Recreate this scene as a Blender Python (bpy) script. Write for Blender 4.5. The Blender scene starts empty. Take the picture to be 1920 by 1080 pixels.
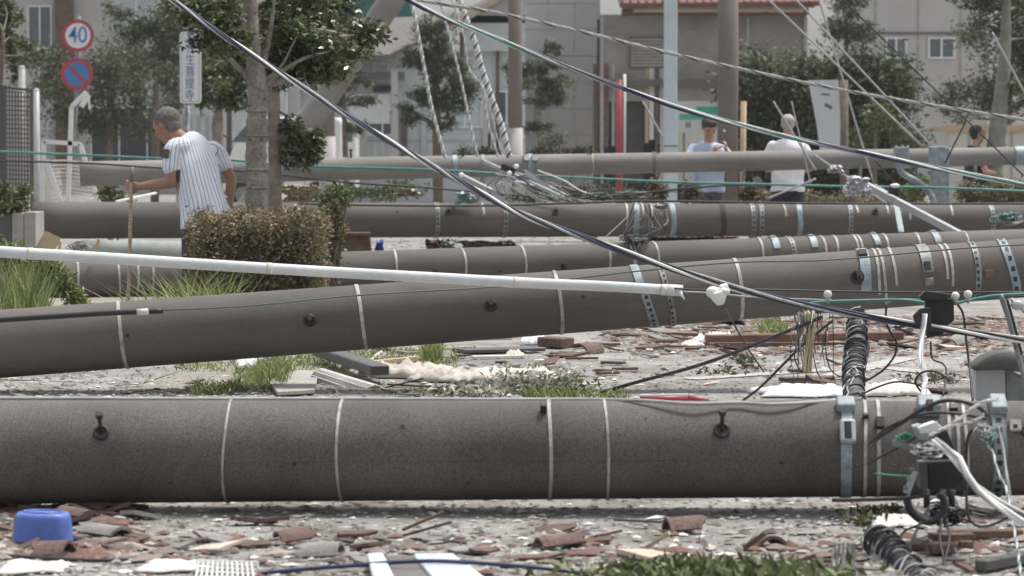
import bpy, bmesh, math, random
import numpy as np
from mathutils import Vector, Matrix, Quaternion
random.seed(7); RNG = np.random.default_rng(7)
R = math.radians
C = bpy.context.scene.collection
scn = bpy.context.scene

# ------------------------------------------------------------ camera, sky, sun, exposure
FPX = 6000.0; EYE = 1.15; PITCH = math.atan(248 / FPX)
CAM = Vector((0, 0, EYE))
cam_data = bpy.data.cameras.new('camera'); cam = bpy.data.objects.new('camera', cam_data); C.objects.link(cam)
cam.location = CAM; cam.rotation_euler = (R(90) - PITCH, 0, 0)
cam_data.sensor_fit = 'HORIZONTAL'; cam_data.sensor_width = 36; cam_data.lens = FPX / 1920 * 36
cam_data.clip_end = 2000; cam_data.clip_start = 0.5
cam_data.dof.use_dof = True; cam_data.dof.focus_distance = 15.5; cam_data.dof.aperture_fstop = 7.5
scn.camera = cam
world = bpy.data.worlds.new("World"); scn.world = world; world.use_nodes = True
wn = world.node_tree; bg = wn.nodes['Background']
sky = wn.nodes.new('ShaderNodeTexSky'); sky.sky_type = 'NISHITA'; sky.sun_disc = False
SUN_EL, SUN_AZ = 70.0, 56.0       # azimuth: degrees from straight ahead (+Y) towards the right
sky.sun_elevation = R(SUN_EL); sky.sun_rotation = R(SUN_AZ); sky.dust_density = 4.0; sky.air_density = 1.0
hs = wn.nodes.new('ShaderNodeHueSaturation'); hs.inputs['Saturation'].default_value = 0.22
wn.links.new(sky.outputs[0], hs.inputs['Color']); wn.links.new(hs.outputs[0], bg.inputs[0])
bg.inputs[1].default_value = 0.095
sd = bpy.data.lights.new('sun', 'SUN'); sd.energy = 1.5; sd.angle = R(11); sd.color = (1, .95, .87)
sun = bpy.data.objects.new('sun', sd); C.objects.link(sun)
sdir = Vector((math.sin(R(SUN_AZ)) * math.cos(R(SUN_EL)), math.cos(R(SUN_AZ)) * math.cos(R(SUN_EL)), math.sin(R(SUN_EL))))
sun.rotation_euler = (-sdir).to_track_quat('-Z', 'Y').to_euler()
scn.view_settings.view_transform = 'Standard'; scn.view_settings.look = 'None'
scn.view_settings.exposure = 1.14; scn.view_settings.gamma = 1; scn.view_settings.use_curve_mapping = False

# ------------------------------------------------------------ measuring helpers (photo 1920x1080 -> world points)
_f = Vector((0, math.cos(PITCH), -math.sin(PITCH))); _u = Vector((0, math.sin(PITCH), math.cos(PITCH)))
def ray(px, py): return _f + Vector((1, 0, 0)) * ((px - 960) / FPX) + _u * ((540 - py) / FPX)
def P(px, py, s):                       # s = pixels per metre at that distance
    d = ray(px, py); return CAM + d * ((FPX / s) / d.y)
def G(px, py, z=0.0):                   # the point of the ground seen there
    d = ray(px, py); return CAM + d * ((z - EYE) / d.z)
def proj(v):
    w = v - CAM; k = w.dot(_f); return 960 + FPX * w.x / k, 540 - FPX * w.dot(_u) / k

# ------------------------------------------------------------ mesh builder
class MB:
    def __init__(s): s.v = []; s.f = []; s.m = []; s.sm = []
    def add(s, vs, fs, mi=0, smooth=True):
        o = len(s.v); s.v += [tuple(v) for v in vs]
        for f in fs: s.f.append([i + o for i in f]); s.m.append(mi); s.sm.append(smooth)
    def box(s, c, d, rot=None, mi=0):
        c = Vector(c); M = rot if rot is not None else Matrix.Identity(3)
        vs = [c + M @ Vector((x * d[0] / 2, y * d[1] / 2, z * d[2] / 2)) for x in (-1, 1) for y in (-1, 1) for z in (-1, 1)]
        s.add(vs, [(0, 1, 3, 2), (4, 6, 7, 5), (0, 4, 5, 1), (2, 3, 7, 6), (0, 2, 6, 4), (1, 5, 7, 3)], mi, False)
    def beam(s, p, q, w, h, up=Vector((0, 0, 1)), mi=0):
        p = Vector(p); q = Vector(q); d = q - p; L = d.length; y = d.normalized(); x = y.cross(up)
        if x.length < 1e-4: x = y.cross(Vector((1, 0, 0)))
        x.normalize(); z = x.cross(y)
        s.box((p + q) / 2, (w, L, h), Matrix((x, y, z)).transposed(), mi)
    def tube(s, path, r, seg=8, cap=True, mi=0, frames=None):
        path = [Vector(p) for p in path]; n = len(path)
        rs = r if isinstance(r, (list, tuple)) else [r] * n
        fr = frames or frames_of(path); vs = []
        for i in range(n):
            x, y = fr[i]; a = rs[i]
            ra, rb = a if isinstance(a, (tuple, list)) else (a, a)
            for k in range(seg):
                t = 2 * math.pi * k / seg; vs.append(path[i] + x * math.cos(t) * ra + y * math.sin(t) * rb)
        fs = [(i * seg + k, i * seg + (k + 1) % seg, (i + 1) * seg + (k + 1) % seg, (i + 1) * seg + k) for i in range(n - 1) for k in range(seg)]
        s.add(vs, fs, mi, True)
        if cap:
            o = len(s.v) - n * seg
            s.f.append([o + k for k in range(seg)][::-1]); s.m.append(mi); s.sm.append(False)
            s.f.append([o + (n - 1) * seg + k for k in range(seg)]); s.m.append(mi); s.sm.append(False)
    def ell(s, c, r, rot=None, seg=14, rings=9, mi=0):
        c = Vector(c); M = rot if rot is not None else Matrix.Identity(3); vs = [c + M @ Vector((0, 0, r[2]))]
        for i in range(1, rings):
            a = math.pi * i / rings
            for k in range(seg):
                t = 2 * math.pi * k / seg
                vs.append(c + M @ Vector((r[0] * math.sin(a) * math.cos(t), r[1] * math.sin(a) * math.sin(t), r[2] * math.cos(a))))
        vs.append(c + M @ Vector((0, 0, -r[2]))); fs = []
        for k in range(seg): fs.append((0, 1 + k, 1 + (k + 1) % seg))
        for i in range(rings - 2):
            for k in range(seg):
                a = 1 + i * seg; fs.append((a + k, a + seg + k, a + seg + (k + 1) % seg, a + (k + 1) % seg))
        a = 1 + (rings - 2) * seg; L = len(vs) - 1
        for k in range(seg): fs.append((a + k, L, a + (k + 1) % seg))
        s.add(vs, fs, mi, True)
    def prism(s, poly, p0, ax, ay, az, depth, mi=0):   # polygon in the ax/ay plane at p0, extruded along az
        p0 = Vector(p0); n = len(poly)
        vs = [p0 + ax * a + ay * b for a, b in poly] + [p0 + ax * a + ay * b + az * depth for a, b in poly]
        fs = [list(range(n))[::-1], [n + i for i in range(n)]] + [(i, (i + 1) % n, n + (i + 1) % n, n + i) for i in range(n)]
        s.add(vs, fs, mi, False)
    def build(s, name, mats, parent=None, bevel=0):
        me = bpy.data.meshes.new(name); me.from_pydata(s.v, [], s.f)
        for m in (mats if isinstance(mats, (list, tuple)) else [mats]): me.materials.append(m)
        me.polygons.foreach_set('material_index', s.m); me.polygons.foreach_set('use_smooth', s.sm)
        me.update()
        o = bpy.data.objects.new(name, me); C.objects.link(o)
        bm = bmesh.new(); bm.from_mesh(me); bmesh.ops.recalc_face_normals(bm, faces=bm.faces)
        bm.to_mesh(me); bm.free()
        if parent is not None: par(o, parent)
        if bevel:
            b = o.modifiers.new('bevel', 'BEVEL'); b.width = bevel; b.segments = 2; b.limit_method = 'ANGLE'
        return o
def frames_of(path):
    n = len(path); T = []
    for i in range(n):
        d = path[min(i + 1, n - 1)] - path[max(i - 1, 0)]
        T.append(d.normalized() if d.length > 1e-9 else Vector((0, 0, 1)))
    x = T[0].cross(Vector((0, 0, 1)))
    if x.length < 1e-3: x = T[0].cross(Vector((0, 1, 0)))
    x.normalize(); out = []
    for t in T:
        x = (x - t * x.dot(t)); x.normalize(); out.append((x.copy(), t.cross(x)))
    return out
def par(o, p):
    def world_of(q):
        B = Matrix.LocRotScale(q.location, q.rotation_euler, q.scale)
        return world_of(q.parent) @ q.matrix_parent_inverse @ B if q.parent else B
    o.parent = p; o.matrix_parent_inverse = world_of(p).inverted()
def tag(o, label=None, cat=None, group=None, kind=None):
    if label: o['label'] = label
    if cat: o['category'] = cat
    if group: o['group'] = group
    if kind: o['kind'] = kind
    return o
def thing(name, label, cat, loc=(0, 0, 0), group=None):
    o = bpy.data.objects.new(name, None); C.objects.link(o); o.location = loc; o.empty_display_size = .1
    return tag(o, label, cat, group)
def recentre(o):                       # put a one-mesh thing's origin at its own base
    me = o.data; n = len(me.vertices); a = np.empty(n * 3); me.vertices.foreach_get('co', a); a = a.reshape(-1, 3)
    c = np.array([a[:, 0].mean(), a[:, 1].mean(), a[:, 2].min()]); a -= c
    me.vertices.foreach_set('co', a.ravel()); o.location = c; me.update(); return o
def smooth_path(pts, n=6):
    pts = [Vector(p) for p in pts]
    if len(pts) < 3: return pts
    e = [pts[0] * 2 - pts[1]] + pts + [pts[-1] * 2 - pts[-2]]; out = []
    for i in range(1, len(e) - 2):
        p0, p1, p2, p3 = e[i - 1:i + 3]
        for k in range(n):
            t = k / n
            out.append(.5 * ((2 * p1) + (p2 - p0) * t + (2 * p0 - 5 * p1 + 4 * p2 - p3) * t * t + (3 * p1 - p0 - 3 * p2 + p3) * t ** 3))
    out.append(pts[-1]); return out

# ------------------------------------------------------------ materials
def mat(name, col, rough=.7, metal=0, var=.15, scale=8, bump=.0, bscale=60, col2=None, spec=.4, speck=0, sscale=150, stretch=None):
    m = bpy.data.materials.new(name); m.use_nodes = True; nt = m.node_tree; n = nt.nodes; L = nt.links
    b = n['Principled BSDF']; b.inputs['Roughness'].default_value = rough; b.inputs['Metallic'].default_value = metal
    b.inputs['Specular IOR Level'].default_value = spec
    tc = n.new('ShaderNodeTexCoord'); src = tc.outputs['Object']
    if stretch:
        mp = n.new('ShaderNodeMapping'); mp.inputs['Scale'].default_value = stretch; L.new(src, mp.inputs[0]); src = mp.outputs[0]
    nz = n.new('ShaderNodeTexNoise'); nz.inputs['Scale'].default_value = scale; nz.inputs['Detail'].default_value = 8; nz.inputs['Roughness'].default_value = .65
    L.new(src, nz.inputs['Vector'])
    rp = n.new('ShaderNodeValToRGB'); L.new(nz.outputs[0], rp.inputs[0])
    c = Vector(col); c2 = Vector(col2) if col2 else c * (1 - var)
    c1 = c * (1 + var) if not col2 else c
    rp.color_ramp.elements[0].position = .32; rp.color_ramp.elements[1].position = .68
    rp.color_ramp.elements[0].color = (*c2, 1); rp.color_ramp.elements[1].color = (*[min(x, .95) for x in c1], 1)
    out = rp.outputs[0]
    if speck:
        vz = n.new('ShaderNodeTexNoise'); vz.inputs['Scale'].default_value = sscale; vz.inputs['Detail'].default_value = 2
        L.new(tc.outputs['Object'], vz.inputs['Vector'])
        r2 = n.new('ShaderNodeValToRGB'); r2.color_ramp.elements[0].position = .3; r2.color_ramp.elements[1].position = .72
        r2.color_ramp.elements[0].color = (1 - speck,) * 3 + (1,); r2.color_ramp.elements[1].color = (1 + speck,) * 3 + (1,)
        L.new(vz.outputs[0], r2.inputs[0])
        mx = n.new('ShaderNodeMix'); mx.data_type = 'RGBA'; mx.blend_type = 'MULTIPLY'; mx.inputs[0].default_value = 1
        L.new(out, mx.inputs[6]); L.new(r2.outputs[0], mx.inputs[7]); out = mx.outputs[2]
    L.new(out, b.inputs['Base Color'])
    if bump:
        bz = n.new('ShaderNodeTexNoise'); bz.inputs['Scale'].default_value = bscale; bz.inputs['Detail'].default_value = 5
        L.new(tc.outputs['Object'], bz.inputs['Vector'])
        bp = n.new('ShaderNodeBump'); bp.inputs['Strength'].default_value = bump; bp.inputs['Distance'].default_value = .01
        L.new(bz.outputs[0], bp.inputs['Height']); L.new(bp.outputs[0], b.inputs['Normal'])
    return m
def ramp_mat(name, cols, rough=.6, attr='rnd', transl=0, spec=.4):
    m = bpy.data.materials.new(name); m.use_nodes = True; nt = m.node_tree; n = nt.nodes; L = nt.links
    b = n['Principled BSDF']; b.inputs['Roughness'].default_value = rough; b.inputs['Specular IOR Level'].default_value = spec
    at = n.new('ShaderNodeAttribute'); at.attribute_name = attr
    rp = n.new('ShaderNodeValToRGB'); cr = rp.color_ramp; k = len(cols)
    while len(cr.elements) < k: cr.elements.new(.5)
    for i, c in enumerate(cols): cr.elements[i].position = i / (k - 1); cr.elements[i].color = (*c, 1)
    L.new(at.outputs['Fac'], rp.inputs[0]); L.new(rp.outputs[0], b.inputs['Base Color'])
    if transl:
        t = n.new('ShaderNodeBsdfTranslucent'); L.new(rp.outputs[0], t.inputs[0])
        mx = n.new('ShaderNodeMixShader'); mx.inputs[0].default_value = transl
        L.new(b.outputs[0], mx.inputs[1]); L.new(t.outputs[0], mx.inputs[2]); L.new(mx.outputs[0], n['Material Output'].inputs[0])
    return m
M = {}
M['conc1'] = mat('pole_concrete_coarse', (.108, .100, .094), .85, 0, .26, 2.2, .18, 260, speck=.48, sscale=230)
M['conc2'] = mat('pole_concrete_brown', (.108, .098, .091), .8, 0, .34, 1.8, .10, 240, speck=.12, sscale=120, stretch=(.25, 1, 1))
M['conc5'] = mat('pole_concrete_pale', (.215, .205, .195), .85, 0, .22, 2.5, .2, 80, speck=.1, sscale=60, stretch=(.3, 1, 1))
M['conc_up'] = mat('upright_pole_concrete', (.17, .145, .13), .85, 0, .12, 2, .2, 60)
M['conc_grey'] = mat('grey_concrete', (.33, .32, .30), .9, 0, .2, 5, .4, 60, speck=.15)
M['tape'] = mat('pale_band', (.36, .345, .33), .5, 0, .45, 18)
M['steel'] = mat('galvanised_steel', (.22, .235, .24), .55, .3, .4, 20)
M['steelblue'] = mat('blue_grey_steel', (.25, .30, .33), .55, .15, .35, 14, speck=.2)
M['dark'] = mat('dark_rubber', (.022, .022, .025), .5, 0, .3, 20)
M['rust'] = mat('rusty_iron', (.085, .065, .055), .8, .2, .35, 40, col2=(.04, .03, .028))
M['black'] = mat('black_cable', (.025, .026, .030), .45, 0, .25, 10)
M['navy'] = mat('navy_insulation', (.025, .034, .085), .4, 0, .2, 10)
M['white'] = mat('white_plastic', (.72, .73, .73), .35, 0, .06, 6)
M['greyins'] = mat('grey_insulation', (.36, .36, .37), .5, 0, .15, 12)
M['silver'] = mat('bare_strand', (.38, .385, .39), .5, .2, .3, 60)
M['teal'] = mat('teal_insulation', (.06, .21, .19), .45, 0, .2, 8)
M['dullgreen'] = mat('dull_green_wire', (.09, .13, .11), .5, 0, .2, 8)
M['green'] = mat('green_wire', (.03, .22, .12), .45, 0, .2, 8)
M['pipe'] = mat('white_conduit', (.60, .63, .64), .38, 0, .10, 2.5, speck=.06, sscale=30)
M['blue'] = mat('blue_polypropylene', (.10, .165, .48), .42, 0, .14, 3, speck=.12, sscale=35)
M['wood'] = mat('weathered_timber', (.42, .34, .25), .8, 0, .3, 10, .2, 60, stretch=(1, 8, 8))
M['darkwood'] = mat('dark_timber', (.13, .085, .065), .85, 0, .35, 10, .2, 60)
M['redwood'] = mat('red_brown_timber', (.17, .095, .075), .8, 0, .3, 8)
M['tilered'] = mat('red_roof_tile', (.165, .105, .088), .88, 0, .35, 14, .3, 80, col2=(.10, .072, .065), speck=.3, sscale=60)
M['tilebrown'] = mat('brown_roof_tile', (.16, .10, .08), .8, 0, .35, 14, .3, 80, col2=(.07, .05, .045))
M['tilegrey'] = mat('grey_slate_chip', (.22, .21, .20), .85, 0, .3, 14, .3, 80)
M['tilepale'] = mat('pale_mortar_face', (.50, .44, .36), .85, 0, .25, 14, .3, 80)
M['offwhite'] = mat('off_white_board', (.62, .60, .56), .7, 0, .16, 8)
M['cloth'] = mat('dirty_cloth', (.60, .56, .51), .9, 0, .22, 8, .3, 40, col2=(.36, .32, .28))
M['yellow'] = mat('pale_yellow_rag', (.62, .56, .38), .9, 0, .2, 14)
M['red'] = mat('red_paint', (.32, .05, .06), .45, 0, .15, 6)
M['lightgrey'] = mat('light_grey_case', (.40, .42, .44), .45, .1, .1, 5)
M['box'] = mat('black_box', (.020, .020, .022), .5, 0, .2, 5)
M['boxgrey'] = mat('charcoal_case', (.085, .085, .085), .6, 0, .2, 5)
M['bark'] = mat('pale_grey_bark', (.32, .295, .26), .9, 0, .25, 7, 1.0, 30, col2=(.17, .155, .135), speck=.25, sscale=45)
M['bark2'] = mat('brown_bark', (.14, .115, .095), .9, 0, .3, 12, .6, 40)
M['barkgreen'] = mat('lichened_bark', (.20, .215, .17), .9, 0, .25, 10, .5, 40)
M['leaf_near'] = ramp_mat('broad_leaf_green', [(.028, .040, .016), (.06, .082, .030), (.11, .135, .05), (.19, .20, .09)], .28, transl=.22, spec=.8)
M['leaf_far'] = ramp_mat('grey_green_needles', [(.030, .040, .020), (.06, .075, .038), (.10, .12, .060), (.17, .185, .10)], .6, transl=.2)
M['leaf_mid'] = ramp_mat('fresh_green_leaf', [(.035, .05, .02), (.08, .105, .04), (.13, .16, .06), (.20, .22, .10)], .45, transl=.25)
M['litter_leaf'] = ramp_mat('bleached_leaf', [(.10, .12, .06), (.30, .30, .24), (.5, .48, .42), (.62, .6, .55)], .6, transl=.2)
M['hedge'] = ramp_mat('brown_green_hedge', [(.06, .05, .032), (.13, .10, .065), (.13, .13, .06), (.22, .165, .10), (.36, .28, .18)], .6, transl=.15)
M['twig'] = mat('dry_twig', (.13, .10, .075), .9, 0, .3, 20)
M['grass'] = ramp_mat('grass_blade', [(.07, .10, .03), (.13, .18, .055), (.22, .27, .09), (.38, .37, .18)], .55, transl=.3)
M['skin'] = mat('skin', (.34, .185, .13), .55, 0, .08, 18)
M['skin2'] = mat('skin_fair', (.42, .25, .19), .55, 0, .06, 18)
M['hair'] = mat('grizzled_hair', (.16, .15, .145), .75, 0, .5, 60, .8, 200)
M['hairdark'] = mat('dark_hair', (.035, .028, .025), .6, 0, .4, 60, .6, 200)
M['hairwhite'] = mat('thin_white_hair', (.38, .37, .36), .8, 0, .3, 60, .5, 200)
M['denimlight'] = mat('pale_blue_cotton', (.42, .50, .66), .85, 0, .12, 8, .3, 30)
M['mint'] = mat('mint_cotton', (.42, .52, .53), .85, 0, .1, 8)
M['whitecloth'] = mat('white_cotton', (.80, .80, .84), .85, 0, .06, 8, .35, 18)
M['darkcloth'] = mat('dark_cotton', (.035, .04, .055), .9, 0, .25, 10)
M['greycloth'] = mat('grey_trousers', (.10, .10, .10), .9, 0, .2, 10)
M['camo'] = mat('mottled_black_cloth', (.14, .13, .12), .9, 0, .3, 30, col2=(.015, .015, .018))
M['glass'] = mat('window_glass', (.10, .125, .14), .12, 0, .2, 3, spec=.6)
M['curtain'] = mat('pane_with_curtain', (.42, .48, .50), .25, 0, .18, 3, spec=.5)
M['wallwhite'] = mat('white_render_wall', (.50, .53, .55), .85, 0, .08, 1.2)
M['wallgrey'] = mat('light_grey_panel', (.44, .43, .42), .8, 0, .05, .7)
M['wallbeige'] = mat('cream_panel', (.55, .52, .47), .85, 0, .06, 1)
M['tan'] = mat('tan_coping', (.46, .34, .22), .8, 0, .1, 3)
M['roofgrey'] = mat('grey_roof_sheet', (.125, .115, .11), .75, 0, .15, 3)
M['roofred'] = mat('red_brown_roof', (.17, .075, .065), .75, 0, .15, 3)
M['void'] = mat('dark_interior', (.05, .052, .06), .9, 0, .2, 2)
M['sandstone'] = mat('sandy_board', (.42, .34, .22), .9, 0, .25, 3)
# ------------------------------------------------------------ ground
def ground_mat():
    m = bpy.data.materials.new('worn_asphalt'); m.use_nodes = True; nt = m.node_tree; n = nt.nodes; L = nt.links
    b = n['Principled BSDF']; b.inputs['Roughness'].default_value = .9; b.inputs['Specular IOR Level'].default_value = .25
    tc = n.new('ShaderNodeTexCoord')
    def noise(sc, det=8, ro=.6):
        z = n.new('ShaderNodeTexNoise'); z.inputs['Scale'].default_value = sc; z.inputs['Detail'].default_value = det; z.inputs['Roughness'].default_value = ro
        L.new(tc.outputs['Object'], z.inputs['Vector']); return z.outputs[0]
    def ramp(src, *st):
        r = n.new('ShaderNodeValToRGB'); cr = r.color_ramp
        while len(cr.elements) < len(st): cr.elements.new(.5)
        for i, (p, c) in enumerate(st): cr.elements[i].position = p; cr.elements[i].color = (*c, 1)
        L.new(src, r.inputs[0]); return r.outputs[0]
    def mul(a, c, t='MULTIPLY'):
        x = n.new('ShaderNodeMix'); x.data_type = 'RGBA'; x.blend_type = t; x.inputs[0].default_value = 1
        L.new(a, x.inputs[6]); L.new(c, x.inputs[7]); return x.outputs[2]
    base = ramp(noise(1.1), (.3, (.20, .193, .185)), (.5, (.285, .278, .27)), (.7, (.34, .333, .32)))
    dirt = ramp(noise(3.2, 12, .7), (.36, (.55, .50, .44)), (.56, (1, 1, 1)))
    grit = ramp(noise(160, 3), (.33, (.62, .62, .62)), (.5, (1, 1, 1)), (.7, (1.45, 1.45, 1.42)))
    c = mul(mul(base, dirt), grit); L.new(c, b.inputs['Base Color'])
    bp = n.new('ShaderNodeBump'); bp.inputs['Strength'].default_value = .6; bp.inputs['Distance'].default_value = .01
    L.new(noise(90, 6), bp.inputs['Height']); L.new(bp.outputs[0], b.inputs['Normal']); return m
g = MB(); nx, ny = 60, 90
vs = []; fs = []
for j in range(ny + 1):
    y = -30 + 830 * (j / ny) ** 2.2
    for i in range(nx + 1):
        x = (-1 + 2 * i / nx) * (12 + abs(y) * .6)
        vs.append((x, y, 0))
for j in range(ny):
    for i in range(nx):
        a = j * (nx + 1) + i; fs.append((a, a + 1, a + nx + 2, a + nx + 1))
g.add(vs, fs); M['ground'] = ground_mat()
tag(g.build('ground', M['ground']), kind='structure')
# planted strip beyond the fallen poles and the soil round the near hedge
M['soil'] = mat('soil_and_moss', (.285, .275, .245), .95, 0, .3, 7, .5, 60, col2=(.19, .185, .14), speck=.45, sscale=70)
def patch(name, pts, z, m, label=None):
    b = MB(); P3 = []
    for p, q in zip(pts, pts[1:] + pts[:1]):
        for k in range(6):
            t = k / 6; v = p.lerp(q, t); v = v + Vector((random.uniform(-.12, .12), random.uniform(-.5, .5), 0)); P3.append((v.x, v.y, z))
    b.add(P3, [list(range(len(P3)))], 0, False); return tag(b.build(name, m), label, kind='structure')
patch('planting_bed', [G(-300, 570), G(560, 590), G(700, 540), G(560, 480), G(-300, 490)], .006, M['soil'])
patch('weedy_verge', [G(200, 735), G(600, 728), G(900, 668), G(860, 650), G(330, 690)], .006, M['soil'])
patch('far_verge', [G(-600, 430), G(2600, 430), G(2500, 385), G(-600, 385)], .006, M['soil'])
# worn white road lines
M['paint'] = mat('worn_road_paint', (.46, .45, .43), .85, 0, .25, 9, col2=(.30, .295, .285), speck=.25, sscale=60)
for a, b_ in (((1290, 712), (1560, 694)), ((1560, 706), (1700, 672)), ((1660, 690), (1760, 702)), ((1000, 712), (1120, 722))):
    p = G(*a); q = G(*b_); m_ = MB(); d = (q - p); nrm = Vector((-d.y, d.x, 0)).normalized() * .07
    m_.add([p - nrm + Vector((0, 0, .005)), q - nrm + Vector((0, 0, .005)), q + nrm + Vector((0, 0, .005)), p + nrm + Vector((0, 0, .005))], [(0, 1, 2, 3)], 0, False)
    tag(m_.build('road_line', M['paint']), kind='structure')

# ------------------------------------------------------------ fallen concrete poles
class Pole:
    def __init__(s, name, label, A, B, rA, rB, m, loc, group='concrete utility poles lying on the road', cat='utility pole'):
        s.A = A; s.B = B; s.rA = rA; s.rB = rB; s.m = m
        s.root = thing(name, label, cat, loc, group)
        b = MB(); n = 40; seg = 56; path = [A.lerp(B, i / n) for i in range(n + 1)]
        rs = [rA + (rB - rA) * i / n for i in range(n + 1)]
        b.tube(path, rs, seg); s.shaft = b.build('shaft', m, s.root)
        s.ax = (B - A).normalized()
    def seam(s, ang):
        p_ = []
        for i in range(25):
            c, r = s.A.lerp(s.B, i / 24), s.rA + (s.rB - s.rA) * i / 24; tc, up = s.dirs(c); n = tc * math.cos(R(ang)) + up * math.sin(R(ang)); p_.append(c + n * (r - .0005))
        b = MB(); b.tube(p_, .0022, 4); b.build('mould_seam', s.m, s.root)
    def at(s, px):
        lo, hi = 0., 1.
        for _ in range(40):
            t = (lo + hi) / 2
            if proj(s.A.lerp(s.B, t))[0] < px: lo = t
            else: hi = t
        c = s.A.lerp(s.B, lo); return c, s.rA + (s.rB - s.rA) * lo
    def dirs(s, c):
        tc = (CAM - c); tc = (tc - s.ax * tc.dot(s.ax)).normalized()
        up = s.ax.cross(tc)
        if up.z < 0: up = -up
        return tc, up
    def surf(s, px, py, off=0):
        c, r = s.at(px); tc, up = s.dirs(c); cy = proj(c)[1]; sc = FPX / c.y
        k = max(-.97, min(.97, (cy - py) / (r * sc))); a = math.asin(k)
        n = tc * math.cos(a) + up * math.sin(a); return c + n * (r + off), n
    def band(s, px, w, m='tape', thick=.004, slant=0, a0=-180, a1=180, name='band', slots=0, ends=False):
        """w px wide ring (or part ring from a0 to a1 degrees, 0 facing the camera, 90 on top)"""
        if name == 'band': w *= .82
        c0, r0 = s.at(px); sc = FPX / c0.y; W = w / sc; n = max(6, int(abs(a1 - a0) / 7)); b = MB()
        tc, up = s.dirs(c0); full = abs(a1 - a0) >= 359; vs = []; 
        jit = random.uniform(0, 6)
        for i in range(n + 1):
            a = R(a0 + (a1 - a0) * i / n); nn = tc * math.cos(a) + up * math.sin(a)
            ctr = c0 + s.ax * (slant / sc * math.sin(a) + .004 * math.sin(a * 2 + jit)); 
            for sx, sr in ((-.5, -.004), (-.5, thick), (.5, thick), (.5, -.004)):
                vs.append(ctr + s.ax * (W * sx) + nn * (r0 + sr))
        fs = []
        for i in range(n):
            for k in range(4):
                fs.append((i * 4 + k, i * 4 + (k + 1) % 4, (i + 1) * 4 + (k + 1) % 4, (i + 1) * 4 + k))
        if not full: fs += [(3, 2, 1, 0), (n * 4, n * 4 + 1, n * 4 + 2, n * 4 + 3)]
        b.add(vs, fs, 0, False); o = b.build(name, M[m], s.root)
        if slots:
            d = MB(); k = int(abs(a1 - a0) / slots)
            for i in range(k):
                a = R(a0 + slots * (i + .5)); nn = tc * math.cos(a) + up * math.sin(a); tt = -tc * math.sin(a) + up * math.cos(a)
                ctr = c0 + s.ax * (slant / sc * math.sin(a)) + nn * (r0 + thick)
                d.box(ctr, (W * .42, r0 * R(slots) * .5, .002), Matrix((s.ax, tt, nn)).transposed())
            q = d.build('slots', M['dark'], o)
        return o
    def bolt(s, px, py, d=26, knob=True, m='dark'):
        p, n = s.surf(px, py); sc = FPX / p.y; rr = d / 2 / sc
        x = s.ax; y = n.cross(x); b = MB(); k = 20; pts = [p + (x * math.cos(2 * math.pi * i / k) + y * math.sin(2 * math.pi * i / k)) * rr * .78 + n * .003 for i in range(k + 1)]
        b.tube(pts, rr * .24, 8, False); b.tube([p - n * .002, p + n * .004], rr * .62, 14)
        o = b.build('bolt_socket', M['dark'], s.root)
        if knob:
            b = MB(); up = Vector((0, 0, 1)); e = p + n * .05 + up * .012 - n.cross(up) * 0
            if knob == 2: e = p + n * .045 + up * (d / sc) * .78
            b.tube([p, p + (e - p) * .8, e], [rr * .26, rr * .26, rr * .26], 10)
            b.tube([e - (e - p).normalized() * .008, e + (e - p).normalized() * .008], rr * .46, 12)
            b.build('step_bolt', M['rust'], o)
    def hole(s, px, py, d=9):
        p, n = s.surf(px, py); sc = FPX / p.y; b = MB(); b.tube([p - n * .004, p + n * .0015], d / 2 / sc, 12); b.build('bolt_hole', M['dark'], s.root)
    def plate(s, px, py, w, h, m='steelblue', depth=.012, name='bracket', bev=.003):
        p, n = s.surf(px, py); sc = FPX / p.y; x = s.ax; y = n.cross(x)
        if y.z < 0: y = -y
        b = MB(); b.box(p + n * depth / 2, (w / sc, h / sc, depth), Matrix((x, y, n)).transposed()); return b.build(name, M[m], s.root, bev)

def pole_from_pix(name, label, a, b_, wa, wb, m, ext=(0, 0)):
    (ax_, ay, as_), (bx, by, bs) = a, b_
    A = P(ax_, ay, as_); B = P(bx, by, bs); ra = wa / 2 / as_; rb = wb / 2 / bs
    return Pole(name, label, A, B, ra, rb, m, ((A.x + B.x) / 2, (A.y + B.y) / 2, 0))

p1 = pole_from_pix('fallen_utility_pole', 'nearest thick speckled concrete pole lying level across the road with ringed step bolts', (-900, 851, 578), (2500, 838, 585), 204, 172, M['conc1'])
p1.bolt(203, 812, 30, 2); p1.bolt(1350, 808, 32, 2)
p1.band(1032, 8); p1.band(1138, 6, slant=-3); p1.plate(1020, 772, 12, 12, 'dark', .03, 'buckle')
p1.band(640, 6); p1.band(430, 5, slant=3); p1.hole(760, 800)
p1.band(1582, 20, 'steelblue', .005, name='clamp_band'); p1.plate(1582, 765, 34, 34, 'steelblue', .03, 'clamp_lug', .006); p1.plate(1582, 812, 30, 46, 'lightgrey', .03, 'clamp_buckle', .008)
p1.plate(1582, 812, 13, 34, 'dark', .034, 'clamp_slot')
p1.band(1617, 7, slant=1); p1.band(1642, 8); p1.plate(1617, 784, 12, 8, 'dark', .02, 'buckle'); p1.plate(1643, 796, 16, 24, 'dark', .02, 'buckle')
for q in (1773, 1785, 1803): p1.band(q, 7)
p1.plate(1782, 770, 16, 16, 'dark', .02, 'buckle')
p1.plate(1735, 772, 44, 34, 'steelblue', .05, 'clamp_lug', .006); p1.plate(1735, 778, 14, 14, 'rust', .06, 'nut', .003)
p1.band(1863, 24, 'steel', .006, slots=13, name='strap'); p1.plate(1866, 765, 30, 50, 'steelblue', .03, 'clamp_lug', .006)
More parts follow.
